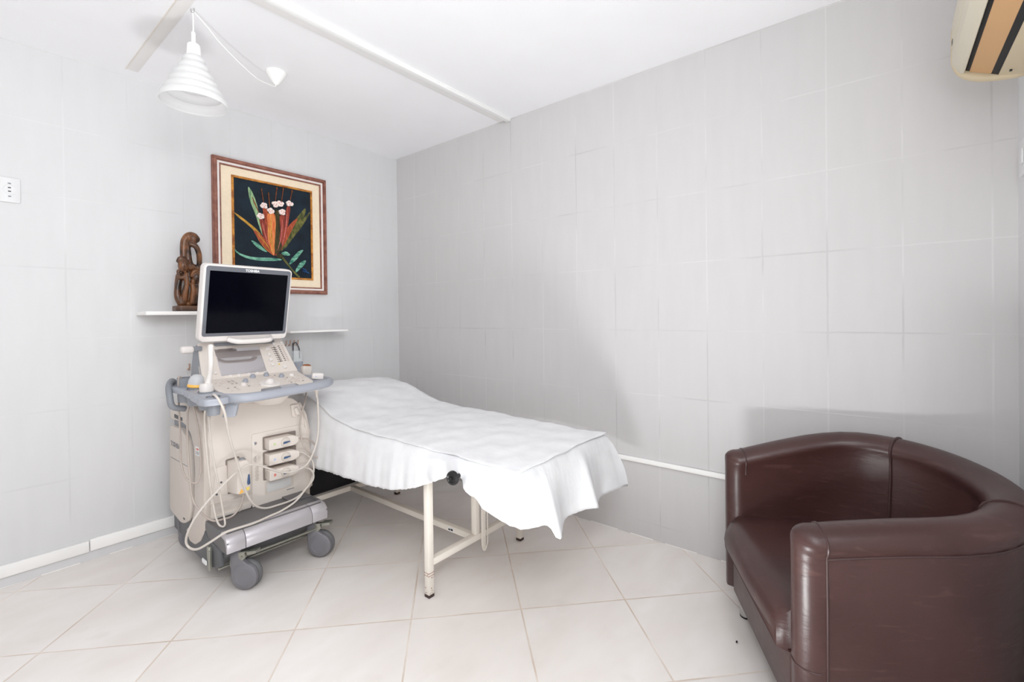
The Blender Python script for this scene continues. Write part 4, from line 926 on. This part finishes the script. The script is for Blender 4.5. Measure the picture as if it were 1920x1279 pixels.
cable_obj(t, [(-1.152, -0.80, 0.81), (-1.147, -0.800, 0.781), (-1.148, -0.806, 0.646), (-1.166, -0.813, 0.558), (-1.214, -0.819, 0.470), (-1.281, -0.826, 0.448), (-1.355, -0.832, 0.461), (-1.425, -0.838, 0.501), (-1.492, -0.844, 0.538), (-1.556, -0.849, 0.530), (-1.656, -0.855, 0.456), (-1.726, -0.860, 0.389), (-1.755, -0.836, 0.318), (-1.758, -0.812, 0.264), (-1.746, -0.821, 0.235), (-1.729, -0.864, 0.238), (-1.695, -0.907, 0.268), (-1.654, -0.940, 0.300), (-1.612, -0.940, 0.3025), (-1.530, -0.925, 0.294), (-1.443, -0.900, 0.292), (-1.380, -0.885, 0.293), (-1.308, -0.870, 0.310), (-1.249, -0.850, 0.345), (-1.190, -0.823, 0.380), (-1.178, -0.775, 0.415), (-1.225, -0.735, 0.435)], 0.0050)
plug(t, -1.386, -1.236, 0.435, mark='mark_red')
# small loop of cable hanging from the ring cup
t = tag(cable_obj(None, [L(*CUP['ring'], 0.88), L(-0.27, 0.10, 0.955), (-1.700, -0.53, 0.90), (-1.684, -0.47, 0.84), (-1.700, -0.544, 0.691), (-1.712, -0.589, 0.628), (-1.723, -0.633, 0.565), (-1.716, -0.678, 0.499), (-1.689, -0.700, 0.474), (-1.672, -0.700, 0.489), (-1.663, -0.70, 0.553), (-1.665, -0.685, 0.693), (-1.674, -0.66, 0.80), (-1.69, -0.655, 0.87)], 0.0042, 'cable_dark'), 'thin greige cable loop hanging down the left side of the ultrasound machine', 'cable')
t.name = 'spare_cable'

# ------------------------------------------------------------------ hook racks behind the machine
def rack(xs, z, label):
    t = thing('hook_rack', label, 'hook rack', ((xs[0]+xs[-1])/2, -0.001, z), 'wall hook racks')
    bm = B(); bx(bm, (xs[0]-0.008, -0.006, z-0.012), (xs[-1]+0.008, -0.0005, z-0.002), 0.002); obj('rail', bm, M['plastic_white'], t)
    for x in xs:
        bm = B(); tube(bm, catmull([(x, -0.005, z-0.007), (x, -0.02, z-0.009), (x, -0.032, z+0.004), (x, -0.034, z+0.02)], 5), 0.0035, 8); ball(bm, (x, -0.034, z+0.022), 0.005)
        obj('hook', bm, M['copper'], t)
    return t
rack((-0.951, -0.924, -0.897, -0.871), 1.05, 'small four pin hook rack on the wall right of the console')
rack((-1.51, -1.485, -1.46), 0.945, 'small hook rack on the wall left of the console')
bm = B(); tube(bm, catmull([(-0.905, -0.030, 1.055), (-0.893, -0.045, 1.060), (-0.884, -0.040, 1.052), (-0.868, -0.04, 1.015), (-0.86, -0.03, 0.95)], 6), 0.004, 8)
tube(bm, catmull([(-0.905, -0.030, 1.055), (-0.912, -0.045, 1.03), (-0.915, -0.05, 0.98), (-0.915, -0.04, 0.90)], 6), 0.005, 8)
tag(obj('strap', bm, M['grey_dark'], None), 'dark strap hanging from the right hook rack', 'strap')
bm = B(); tube(bm, catmull([(-1.485, -0.030, 0.958), (-1.478, -0.045, 0.955), (-1.478, -0.05, 0.90), (-1.48, -0.04, 0.84)], 6), 0.006, 8)
tag(obj('strap', bm, M['grey_dark'], None), 'dark strap hanging from the left hook rack', 'strap')

# ------------------------------------------------------------------ examination couch
XB0, XB1, YF, YH = -1.093, -0.418, -2.125, -0.14
K_ = thing('examination_couch', 'cream steel examination couch covered with white sheets', 'examination couch', (-0.755, -1.1, 0))
T = 0.030
def sq(bm, p, q, s=T):
    p = Vector(p); q = Vector(q); lo = [min(p[i], q[i])-(s/2 if abs(p[i]-q[i]) < 1e-6 else 0) for i in range(3)]; hi = [max(p[i], q[i])+(s/2 if abs(p[i]-q[i]) < 1e-6 else 0) for i in range(3)]
    bx(bm, lo, hi, 0.003, 2)
LX0, LX1, LY0, LY1 = XB0+0.012, XB1-0.019, -1.61, -0.53
for x in (LX0, LX1):
    for y in (LY0, LY1):
        bm = B(); sq(bm, (x, y, 0.012), (x, y, 0.575)); lg = obj('leg', bm, M['paint_frame'], K_)
        bm = B(); bx(bm, (x-0.0155, y-0.0155, 0.0), (x+0.0155, y+0.0155, 0.014), 0.002); obj('foot_cap', bm, M['foot_cap'], lg)
        if y == LY0 and x == LX0:
            bm = B(); rs = random.Random(2)
            for zz in (0.095, 0.107): bx(bm, (x-0.0154, y-0.0154, zz), (x+0.0154, y+0.0154, zz+0.0022))
            for k in range(11):
                zc = rs.choice([0.018, 0.022, 0.03, 0.04, 0.10, 0.085]); a = rs.uniform(-0.012, 0.012); sz = rs.uniform(0.001, 0.0022)
                if rs.random() < 0.5: bx(bm, (x+a-sz, y-0.0156, zc), (x+a+sz, y-0.0148, zc+sz*2))
                else: bx(bm, (x-0.0156, y+a-sz, zc), (x-0.0148, y+a+sz, zc+sz*2))
            obj('rust_spots', bm, M['rust'], lg, label='chipped paint and rust near the foot')
for y in (LY0, LY1):
    bm = B(); sq(bm, (LX0+T/2, y, 0.150), (LX1-T/2, y, 0.150)); obj('crossbar', bm, M['paint_frame'], K_)
XM = -0.790
bm = B(); sq(bm, (XM, LY0+T/2, 0.150), (XM, LY1-T/2, 0.150)); cb = obj('lower_rail', bm, M['paint_frame'], K_)
bm = B(); bx(bm, (XM-0.0162, -1.478, 0.138), (XM-0.015, -1.435, 0.158)); lb = obj('maker_label', bm, M['white_print'], cb, label='small maker label')
bm = B(); bx(bm, (XM-0.0168, -1.472, 0.144), (XM-0.016, -1.456, 0.153)); bx(bm, (XM-0.0168, -1.452, 0.143), (XM-0.016, -1.44, 0.151)); obj('label_print', bm, M['black'], lb)
bm = B(); sq(bm, (XM+0.005, LY0, 0.165), (XM+0.005, LY0, 0.575)); obj('centre_post', bm, M['paint_frame'], K_)
bm = B()
prism(bm, rpoly([(XM+0.022, 0.52), (XM+0.022, 0.105), (XM+0.030, 0.080), (XM+0.042, 0.070), (XM+0.050, 0.088), (XM+0.050, 0.52)], 0.004, 2), 0, 0.004, lambda a, b, d: (a, -1.632-d, b), 0.001)
for z in (0.16, 0.26, 0.35): prism(bm, [(XM+0.050, z), (XM+0.036, z-0.016), (XM+0.036, z-0.008), (XM+0.050, z+0.012)], -0.001, 0.0055, lambda a, b, d: (a, -1.632-d, b))
tube(bm, [(XM+0.063, -1.636, 0.52), (XM+0.063, -1.636, 0.11), (XM+0.046, -1.636, 0.075)], 0.0028, 8)
obj('ratchet_bar', bm, M['paint_frame'], K_)
bm = B()
for x in (LX0, LX1): sq(bm, (x, YF+0.03, 0.585), (x, YH-0.02, 0.585))
for y in (YF+0.045, LY0, LY1, YH-0.035): sq(bm, (LX0, y, 0.585), (LX1, y, 0.585))
obj('bed_frame', bm, M['paint_frame'], K_)
bm = B(); bx(bm, (XB0+0.02, -0.512, 0.166), (XB1-0.02, -0.497, 0.57), 0.003); obj('head_panel', bm, M['black_cloth'], K_, label='black board at the head end below the sheet')
bm = B(); lathe(bm, [(r*0.86, h) for r, h in [(0, 0), (0.027, 0.0), (0.032, 0.004), (0.033, 0.010), (0.030, 0.018), (0.022, 0.021), (0.018, 0.017), (0.010, 0.018), (0.008, 0.024), (0, 0.025)]], (-1.150, -1.849, 0.593), (-1, -0.06, 0.02), 32)
lathe(bm, [(0, -0.04), (0.009, -0.04), (0.009, 0.001), (0, 0.001)], (-1.150, -1.849, 0.593), (-1, -0.06, 0.02), 16)
kn = obj('adjusting_knob', bm, M['black'], K_, label='round black adjusting knob')

ZT = [(-2.14, 0.648), (-1.9, 0.650), (-1.6, 0.653), (-1.15, 0.658), (-1.0, 0.670), (-0.85, 0.698), (-0.75, 0.730), (-0.62, 0.764), (-0.50, 0.783), (-0.36, 0.788), (-0.22, 0.772), (-0.12, 0.735)]
def ztop(x, y):
    t_ = (x-XB0)/(XB1-XB0)
    c = 0.010*(1-(2*t_-1)**2)+0.012*max(0, t_)*math.exp(-((y+1.3)/0.5)**2)
    wr = 0.0016*sin(23*x+31*y)+0.0013*sin(41*x-17*y+1.3)+0.0010*sin(9*x+63*y+0.6*sin(7*x))
    return smooth_table(ZT, y)+c+wr
# mattress: flat foot section and raised back section
bm = B()
prof = [(YF+0.008, 0.603)]+[(y_, smooth_table(ZT, y_)-0.010) for y_ in [YF+0.008]+[-2.0+0.1*k for k in range(19)]+[YH+0.0]]+[(YH, 0.66), (-0.6, 0.655), (-1.1, 0.603)]
prism(bm, prof, XB0+0.014, XB1-0.014, lambda a, b, d: (d, a, b), 0.004); obj('mattress', bm, M['plastic_beige'], K_)

# --- lower sheet: top plus hanging skirt, one cloth
def perimeter(nn):
    """points along near side (head to foot), foot end, far side (foot to head)"""
    out = []
    for y in [YH+(YF-YH)*i/nn[0] for i in range(nn[0])]: out.append((XB0, y, (-1, 0)))
    for x in [XB0+(XB1-XB0)*i/nn[1] for i in range(nn[1])]: out.append((x, YF, (0, -1)))
    for y in [YF+(YH-YF)*i/nn[0] for i in range(nn[0]+1)]: out.append((XB1, y, (1, 0)))
    return out
NA, NB = 130, 56
per = perimeter((NA, NB))
HEM_N = [(-2.125, 0.468), (-2.08, 0.474), (-2.02, 0.487), (-1.94, 0.530), (-1.88, 0.572), (-1.855, 0.584), (-1.83, 0.592), (-1.80, 0.583), (-1.72, 0.545), (-1.58, 0.486), (-1.43, 0.444), (-1.26, 0.424), (-1.03, 0.417), (-0.7, 0.410), (-0.3, 0.410)]
HEM_F = [(-1.093, 0.466), (-1.03, 0.452), (-1.0, 0.444), (-0.982, 0.420), (-0.970, 0.388), (-0.952, 0.384), (-0.915, 0.395), (-0.845, 0.410), (-0.76, 0.406), (-0.68, 0.409), (-0.60, 0.400), (-0.537, 0.404), (-0.47, 0.405), (-0.418, 0.400)]
HEM_R = [(-2.125, 0.400), (-2.05, 0.43), (-1.8, 0.45), (-0.2, 0.44)]
OUT_N = [(-2.125, 0.040), (-2.06, 0.030), (-1.95, 0.036), (-1.87, 0.030), (-1.83, 0.020), (-1.78, 0.028), (-1.6, 0.032), (-1.2, 0.030), (-0.9, 0.034), (-0.6, 0.045), (-0.2, 0.05)]
OUT_F = [(-1.093, 0.040), (-1.02, 0.050), (-0.985, 0.062), (-0.958, 0.085), (-0.93, 0.070), (-0.86, 0.040), (-0.76, 0.036), (-0.71, 0.060), (-0.675, 0.092), (-0.63, 0.056), (-0.54, 0.036), (-0.47, 0.050), (-0.418, 0.080)]
sv = B(); sf = sv
NXT = NB
grid = [[sv.verts.new((XB0+(XB1-XB0)*j/NB, YH+(YF-YH)*i/NA, 0)) for j in range(NB+1)] for i in range(NA+1)]
for i in range(NA+1):
    for j in range(NB+1):
        v = grid[i][j]; x, y = v.co.x, v.co.y
        e = min(x-XB0, XB1-x, y-YF); rd = 0.012
        v.co.z = ztop(x, y)-(rd*(1-sqrt(max(0, 1-(1-min(1, e/rd))**2)))*0.55 if e < rd else 0)
for i in range(NA):
    for j in range(NB): sv.faces.new((grid[i][j], grid[i+1][j], grid[i+1][j+1], grid[i][j+1]))
edge = [grid[i][0] for i in range(NA)]+[grid[NA][j] for j in range(NB)]+[grid[i][NB] for i in range(NA, -1, -1)]
NR = 18
rows = [edge]
for r in range(1, NR+1):
    v_ = r/NR; row = []
    for k, (x, y, nrm) in enumerate(per):
        zt = edge[k].co.z
        if nrm == (-1, 0): hem = smooth_table(HEM_N, y); o_ = smooth_table(OUT_N, y)
        elif nrm == (0, -1): hem = smooth_table(HEM_F, x); o_ = smooth_table(OUT_F, x)
        else: hem = smooth_table(HEM_R, y); o_ = 0.085-0.06*min(1, (y-YF)/0.3)
        n = Vector((*nrm, 0))
        # turn the normal smoothly around the two foot corners
        for cx, sgn in ((XB0, -1), (XB1, 1)):
            d = sqrt((x-cx)**2+(y-YF)**2)
            if d < 0.11:
                wgt = 1-d/0.11; other = Vector((0, -1, 0)) if nrm[0] else Vector((sgn, 0, 0))
                n = (n*(1-0.5*wgt)+other*0.5*wgt).normalized()
        s = y if nrm[0] else x
        fold = (0.0028*sin(31*s+2.6*sin(4*s))+0.0016*sin(83*s+3*sin(9*s))) if nrm == (-1, 0) else (0.0025*sin(41*s+1.2) if nrm == (0, -1) else 0.012*sin(26*s))
        if nrm == (-1, 0) and abs(y+1.83) < 0.25:          # drawn creases running to the knob
            fold += 0.011*sin(52*(s+1.83)*(0.35+v_)+0.6)*math.exp(-((y+1.84)/0.15)**2)
        h = (zt-hem)*v_
        prof_o = o_*(1-(1-v_)**1.7)+0.010*min(1, v_*6)
        if nrm == (0, -1): prof_o = o_*(v_**0.85)+0.008*min(1, v_*6)
        prof_o += fold*min(1, v_*1.6)*(0.4+0.6*v_)
        prof_o = max(prof_o, 0.004)
        jag = 0.0016*sin(190*s)+0.001*sin(333*s) if r == NR else 0
        p = Vector((x, y, zt-h+jag))+n*prof_o
        row.append(sv.verts.new(p))
    rows.append(row)
for A, Bq in zip(rows, rows[1:]):
    for k in range(len(per)-1): sv.faces.new((A[k], Bq[k], Bq[k+1], A[k+1]))
sheet = obj('bed_sheet', sv, M['cloth'], None, angle=70)
sm = sheet.modifiers.new('thickness', 'SOLIDIFY'); sm.thickness = 0.0022; sm.offset = 1
tag(sheet, 'white cotton sheet hanging over the sides of the examination couch', 'sheet')

# --- top sheet: thin folded sheet lying on the first one
tv = B(); NX_, NY_ = 40, 120
def edge_near(y): return XB0-0.006-0.004*sin(5*y+0.5)+0.003*sin(17*y)
def foot_y(t_): return -2.128-0.010*sin(pi*t_)*1.0-0.006*sin(7*t_)
g2 = []
for i in range(NY_+1):
    row = []
    for j in range(NX_+1):
        t_ = j/NX_; f_ = i/NY_
        y = (YH-0.02)*(1-f_)+foot_y(t_)*f_
        x = edge_near(y)*(1-t_)+(XB1+0.004)*t_
        z = ztop(min(max(x, XB0+0.01), XB1-0.01), max(y, YF+0.008))+0.0035+0.0012*sin(37*x+11*y)
        if t_ < 0.06: z -= 0.002*(1-t_/0.06)
        if f_ > 0.95 and t_ > 0.8: z += 0.006*(f_-0.95)/0.05*(t_-0.8)/0.2
        row.append(tv.verts.new((x, y, z)))
    g2.append(row)
for i in range(NY_):
    for j in range(NX_): tv.faces.new((g2[i][j], g2[i+1][j], g2[i+1][j+1], g2[i][j+1]))
ds = obj('draw_sheet', tv, M['cloth'], None, angle=70)
sm = ds.modifiers.new('thickness', 'SOLIDIFY'); sm.thickness = 0.004; sm.offset = 1
tag(ds, 'smooth white sheet lying on top of the couch, over the hanging sheet', 'sheet')

# ------------------------------------------------------------------ wood carving
t = thing('wood_carving', 'dark carved wood sculpture of embracing figures on the upper shelf', 'sculpture', (-1.54, -0.115, 1.2725))
bm = B()
def blobtube(pts, r, y=-0.115):
    P = catmull([(p[0], (p[2] if len(p) > 2 else y), p[1]) for p in pts], 5); n = len(P)
    rr_ = [r*(0.75+0.25*sin(pi*i/(n-1))) if not isinstance(r, tuple) else r[0]+(r[1]-r[0])*i/(n-1) for i in range(n)]
    tube(bm, P, rr_, 12)
    ball(bm, P[0], rr_[0]); ball(bm, P[-1], rr_[-1])
blobtube([(-1.548, 1.500), (-1.551, 1.56), (-1.551, 1.62), (-1.546, 1.668), (-1.527, 1.698), (-1.505, 1.700), (-1.493, 1.684)], (0.017, 0.022))
ball(bm, (-1.507, -0.122, 1.683), 0.030, (0.85, 0.9, 1.15))
blobtube([(-1.522, 1.650, -0.132), (-1.500, 1.640, -0.138), (-1.484, 1.600, -0.135), (-1.479, 1.55, -0.125), (-1.478, 1.50, -0.115)], (0.015, 0.013))
blobtube([(-1.535, 1.665, -0.118), (-1.532, 1.61, -0.115), (-1.528, 1.555, -0.115), (-1.52, 1.52, -0.115)], (0.014, 0.021))
blobtube([(-1.552, 1.53, -0.11), (-1.525, 1.525, -0.11), (-1.49, 1.515, -0.11)], 0.026)
ball(bm, (-1.563, -0.140, 1.527), 0.030, (0.80, 0.8, 1.30))
blobtube([(-1.585, 1.55, -0.135), (-1.575, 1.566, -0.138), (-1.555, 1.560, -0.138), (-1.540, 1.545, -0.135)], 0.012)
blobtube([(-1.584, 1.495, -0.13), (-1.578, 1.462, -0.137), (-1.560, 1.462, -0.145), (-1.551, 1.478, -0.150)], 0.011)
blobtube([(-1.551, 1.480, -0.150), (-1.549, 1.43, -0.148), (-1.556, 1.37, -0.142), (-1.560, 1.32, -0.13)], (0.0105, 0.014))
blobtube([(-1.575, 1.45, -0.118), (-1.584, 1.40, -0.118), (-1.583, 1.35, -0.12), (-1.568, 1.318, -0.12)], (0.013, 0.021))
blobtube([(-1.555, 1.47, -0.10), (-1.555, 1.40, -0.10), (-1.552, 1.32, -0.10)], 0.032)
blobtube([(-1.50, 1.51, -0.10), (-1.497, 1.42, -0.10), (-1.50, 1.32, -0.10)], 0.034)
blobtube([(-1.572, 1.47, -0.108), (-1.572, 1.40, -0.105), (-1.570, 1.33, -0.108)], 0.024)
blobtube([(-1.53, 1.50, -0.105), (-1.525, 1.42, -0.102), (-1.525, 1.33, -0.105)], 0.026)
ball(bm, (-1.497, -0.136, 1.465), 0.029, (0.9, 0.85, 1.1))
blobtube([(-1.525, 1.47, -0.140), (-1.512, 1.496, -0.146), (-1.488, 1.497, -0.146), (-1.472, 1.478, -0.138)], 0.010)
ball(bm, (-1.520, -0.152, 1.441), 0.013, (0.8, 0.9, 1.3))
blobtube([(-1.520, 1.425, -0.145), (-1.517, 1.38, -0.145), (-1.521, 1.32, -0.135)], (0.013, 0.015))
blobtube([(-1.490, 1.425, -0.145), (-1.487, 1.37, -0.145), (-1.490, 1.32, -0.135)], (0.014, 0.016))
blobtube([(-1.56, 1.312, -0.12), (-1.49, 1.312, -0.12)], 0.018)
me = bpy.data.meshes.new('tmp'); bm.to_mesh(me); bm.free()
to = bpy.data.objects.new('tmp', me); col.objects.link(to)
m_ = to.modifiers.new('r', 'REMESH'); m_.mode = 'VOXEL'; m_.voxel_size = 0.0032
m2 = to.modifiers.new('s', 'SMOOTH'); m2.iterations = 2; m2.factor = 0.4
dg = bpy.context.evaluated_depsgraph_get(); me2 = bpy.data.meshes.new_from_object(to.evaluated_get(dg))
bpy.data.objects.remove(to); bpy.data.meshes.remove(me)
bm = B(); bm.from_mesh(me2); bpy.data.meshes.remove(me2)
# carved features of the two faces
tube(bm, [(-1.562, -0.163, 1.542), (-1.560, -0.168, 1.525), (-1.558, -0.166, 1.517)], 0.0032, 8)
for dx in (-0.011, 0.009): ball(bm, (-1.563+dx, -0.1605, 1.534), 0.0045, (1.2, 0.5, 0.6))
tube(bm, [(-1.568, -0.161, 1.503), (-1.561, -0.163, 1.502), (-1.554, -0.160, 1.504)], 0.002, 6)
tube(bm, [(-1.498, -0.160, 1.470), (-1.497, -0.165, 1.455)], 0.003, 8)
obj('figures', bm, M['carving'], t, angle=70)
bm = B(); prism(bm, rpoly([(-1.606, -0.165), (-1.59, -0.185), (-1.50, -0.185), (-1.462, -0.17), (-1.46, -0.07), (-1.60, -0.07)], 0.015), 1.2725, 1.303, idf, 0.005, 3); obj('plinth', bm, M['carving_base'], t)

# ------------------------------------------------------------------ tub armchair
ca = radians(27.7); ER = Vector((-cos(ca), -sin(ca), 0)); EBk = Vector((sin(ca), -cos(ca), 0)); CO = Vector((-0.643, -2.80, 0))
def Cp(r, b, z): return CO+ER*r+EBk*b+Vector((0, 0, z))
A_ = thing('armchair', 'brown leatherette tub armchair in the right corner of the room', 'armchair', tuple(Cp(0, 0.36, 0)))
RB, BS, RR = 0.355, 0.30, 0.057
RV = 0.043
def path(s):
    """s in 0..3: 0-1 near arm straight, 1-2 curved back, 2-3 far arm straight; returns centre (r,b) and outward normal"""
    if s <= 1: return (RB, RR+(BS-RR)*s), (1, 0)
    if s >= 2: return (-RB, BS-(BS-RR)*(s-2)), (-1, 0)
    a = pi*(s-1); k = 1.0+0.03*sin(2*a)**2
    return (RB*cos(a)*k, BS+(RB+0.005)*sin(a)*k), (cos(a), sin(a))
def zc(b):
    x = max(0, min(1, b/0.62)); return 0.592+0.090*sin(pi/2*x)
def section(s, k=1.0, push=0.0, lean=1.0):
    (r, b), n = path(s); z0 = zc(b)-0.030*(r/RB)*max(0, min(1, (b-0.06)/0.4))
    back = sin(pi*(s-1)) if 1 < s < 2 else 0
    pts = []
    for q in (0.235, 0.32): pts.append((-0.050*k, q))
    pts.append((-0.052*k-0.004*back, 0.40)); pts.append((-0.047*k, z0-0.10)); pts.append((-0.049*k, z0-0.050))
    for a in range(205, -46, -14): pts.append((RR*k*cos(radians(a)), z0+RV*(0.35+0.65*k)*sin(radians(a))))
    pts += [(0.046*k, z0-0.030), (0.047*k, z0-0.043), (0.048*k, 0.44), (0.046*k, 0.25), (0.040*k, 0.085), (0.030*k, 0.078), (-0.030*k, 0.078), (-0.045*k, 0.09)]
    tang = Vector((-n[1], n[0]))
    return [Cp(r+n[0]*(a+0.012*back*((z-0.4)/0.35))+push*0, b+n[1]*(a+0.02*back*((z-0.4)/0.35))-push, z) for a, z in pts]
def loft(bm, secs, cap0=True, cap1=True):
    R = [[bm.verts.new(p) for p in s] for s in secs]
    for a, b in zip(R, R[1:]):
        for k in range(len(a)): bm.faces.new((a[k], a[(k+1) % len(a)], b[(k+1) % len(a)], b[k]))
    if cap0: bm.faces.new(R[0])
    if cap1: bm.faces.new(R[-1][::-1])
SP0, SP1 = 1.0+48/180, 1.0+132/180
def armsecs(near):
    S = []
    for q in range(7):
        an = pi/2*q/6; S.append((0.0, max(0.05, sin(an)) if q else 0.30, RR*cos(an)*0.92 if q else RR*0.94))
    secs = [(0.0, max(0.32, sin(pi/2*(q+1)/7)), RR*0.9*cos(pi/2*(q+1)/7)) for q in range(7)]
    out = []
    for s, k, p in secs: out.append(section(s if near else 3-s, k, p))
    N = 26
    for i in range(1, N+1):
        s = (SP0-0.003)*i/N; out.append(section(s if near else 3-s))
    return out
for near in (True, False):
    bm = B(); loft(bm, armsecs(near)); a_ = obj('armrest', bm, M['leather'], A_, angle=60)
    # seams: front collar, lower collar and the outline of the outer panel
    for z in (0.272,):
        bm = B(); se = [section(s if near else 3-s, k, p) for s, k, p in [(0.0, max(0.32, sin(pi/2*(q+1)/7)), RR*0.9*cos(pi/2*(q+1)/7)) for q in range(7)]]
        inner_ = []; outer_ = []
        for sct in se:
            inner_.append(sct[0].lerp(sct[1], (z-0.235)/0.085)); outer_.append(sct[-5].lerp(sct[-6], 0.12))
        tube(bm, [p for p in inner_[::-1]]+[p for p in outer_], 0.0025, 6); obj('seam', bm, M['leather_pipe'], a_)
    bm = B(); sct = section(0.06 if near else 2.94); nn = len(sct)
    ring_ = [p for p in sct[4:nn-7]]
    tube(bm, ring_, 0.0028, 6); obj('seam', bm, M['leather_pipe'], a_)
    bm = B(); ln = []
    for i in range(30):
        s = 0.06+(SP0-0.10)*i/29; sc2 = section(s if near else 3-s); ln.append(sc2[-8])
    tube(bm, ln, 0.0035, 6)
    sct = section(0.06 if near else 2.94); tube(bm, [sct[-8], sct[-6], sct[-5], sct[-4]], 0.0035, 6)
    obj('welt', bm, M['leather_pipe'], a_)
bm = B(); loft(bm, [section(SP0+0.003+(SP1-SP0-0.006)*i/30) for i in range(31)]); bk = obj('backrest', bm, M['leather'], A_, angle=60)
for s in (SP0, SP1):
    bm = B(); sct = section(s, 1.03); tube(bm, sct[0:-5], 0.0048, 8); obj('piping', bm, M['leather_pipe'], bk)
# seat cushion with a rounded front
def inner_r(b):
    if b <= BS: return RB-0.052
    x = (b-BS)/(RB+0.005-0.05); return max(0.02, (RB-0.05)*sqrt(max(0, 1-x*x)))
bm = B(); secs = []
NS = 30
for i in range(NS+1):
    b = -0.014+(BS+RB-0.06+0.014)*(i/NS)
    hw = min(inner_r(b)+0.004, 0.308)
    if b < 0.03: hw = min(hw, 0.296-0.010*((0.03-b)/0.045)**2)
    fr_ = max(0, 1-(b+0.014)/0.06)
    top = 0.388-0.050*fr_**2.2+0.012*sin(pi*min(1, (b+0.03)/0.55)); bot = 0.245+0.015*fr_
    sec = []
    for q in range(17):
        u = -1+2*q/16; sec.append(Cp(hw*u, b-0.012*(1-u*u)*fr_, top+0.014*(1-u**4)-0.010))
    sec.append(Cp(hw, b, bot)); sec.append(Cp(-hw, b, bot))
    secs.append(sec)
f0 = [Cp((-1+2*q/16)*0.285, -0.019-0.012*(1-(-1+2*q/16)**2), 0.300) for q in range(17)]+[Cp(0.285, -0.012, 0.262), Cp(-0.285, -0.012, 0.262)]
loft(bm, [f0]+secs); obj('seat_cushion', bm, M['leather'], A_, angle=70)
bm = B(); prism(bm, rpoly([(-0.31, 0.018), (0.31, 0.018), (0.31, 0.45), (-0.31, 0.45)], 0.02), 0.082, 0.262, lambda a, b, d: tuple(Cp(a, b, d)), 0.006, 3); obj('front_base', bm, M['leather'], A_)
bm = B(); tube(bm, [Cp(-0.30, 0.016, 0.258), Cp(0.30, 0.016, 0.258)], 0.003, 6); obj('welt', bm, M['leather_pipe'], A_)
for r, b in ((-0.262, 0.055), (0.262, 0.055), (-0.20, 0.50), (0.20, 0.50)):
    bm = B(); lathe(bm, [(0, 0.006), (0.021, 0.006), (0.021, 0.084), (0, 0.084)], Cp(r, b, 0), seg=24); lg = obj('foot', bm, M['chrome'], A_)
    bm = B(); lathe(bm, [(0, 0), (0.020, 0), (0.022, 0.002), (0.022, 0.007), (0, 0.007)], Cp(r, b, 0), seg=24); obj('rubber_tip', bm, M['black'], lg)
# a crumb on the floor by the chair
bm = B(); ball(bm, (-0.568, -2.735, 0.004), 0.004, (1.6, 0.8, 0.7)); tag(obj('floor_crumb', bm, M['black'], None), 'tiny dark crumb on the floor tile beside the armchair', 'crumb')
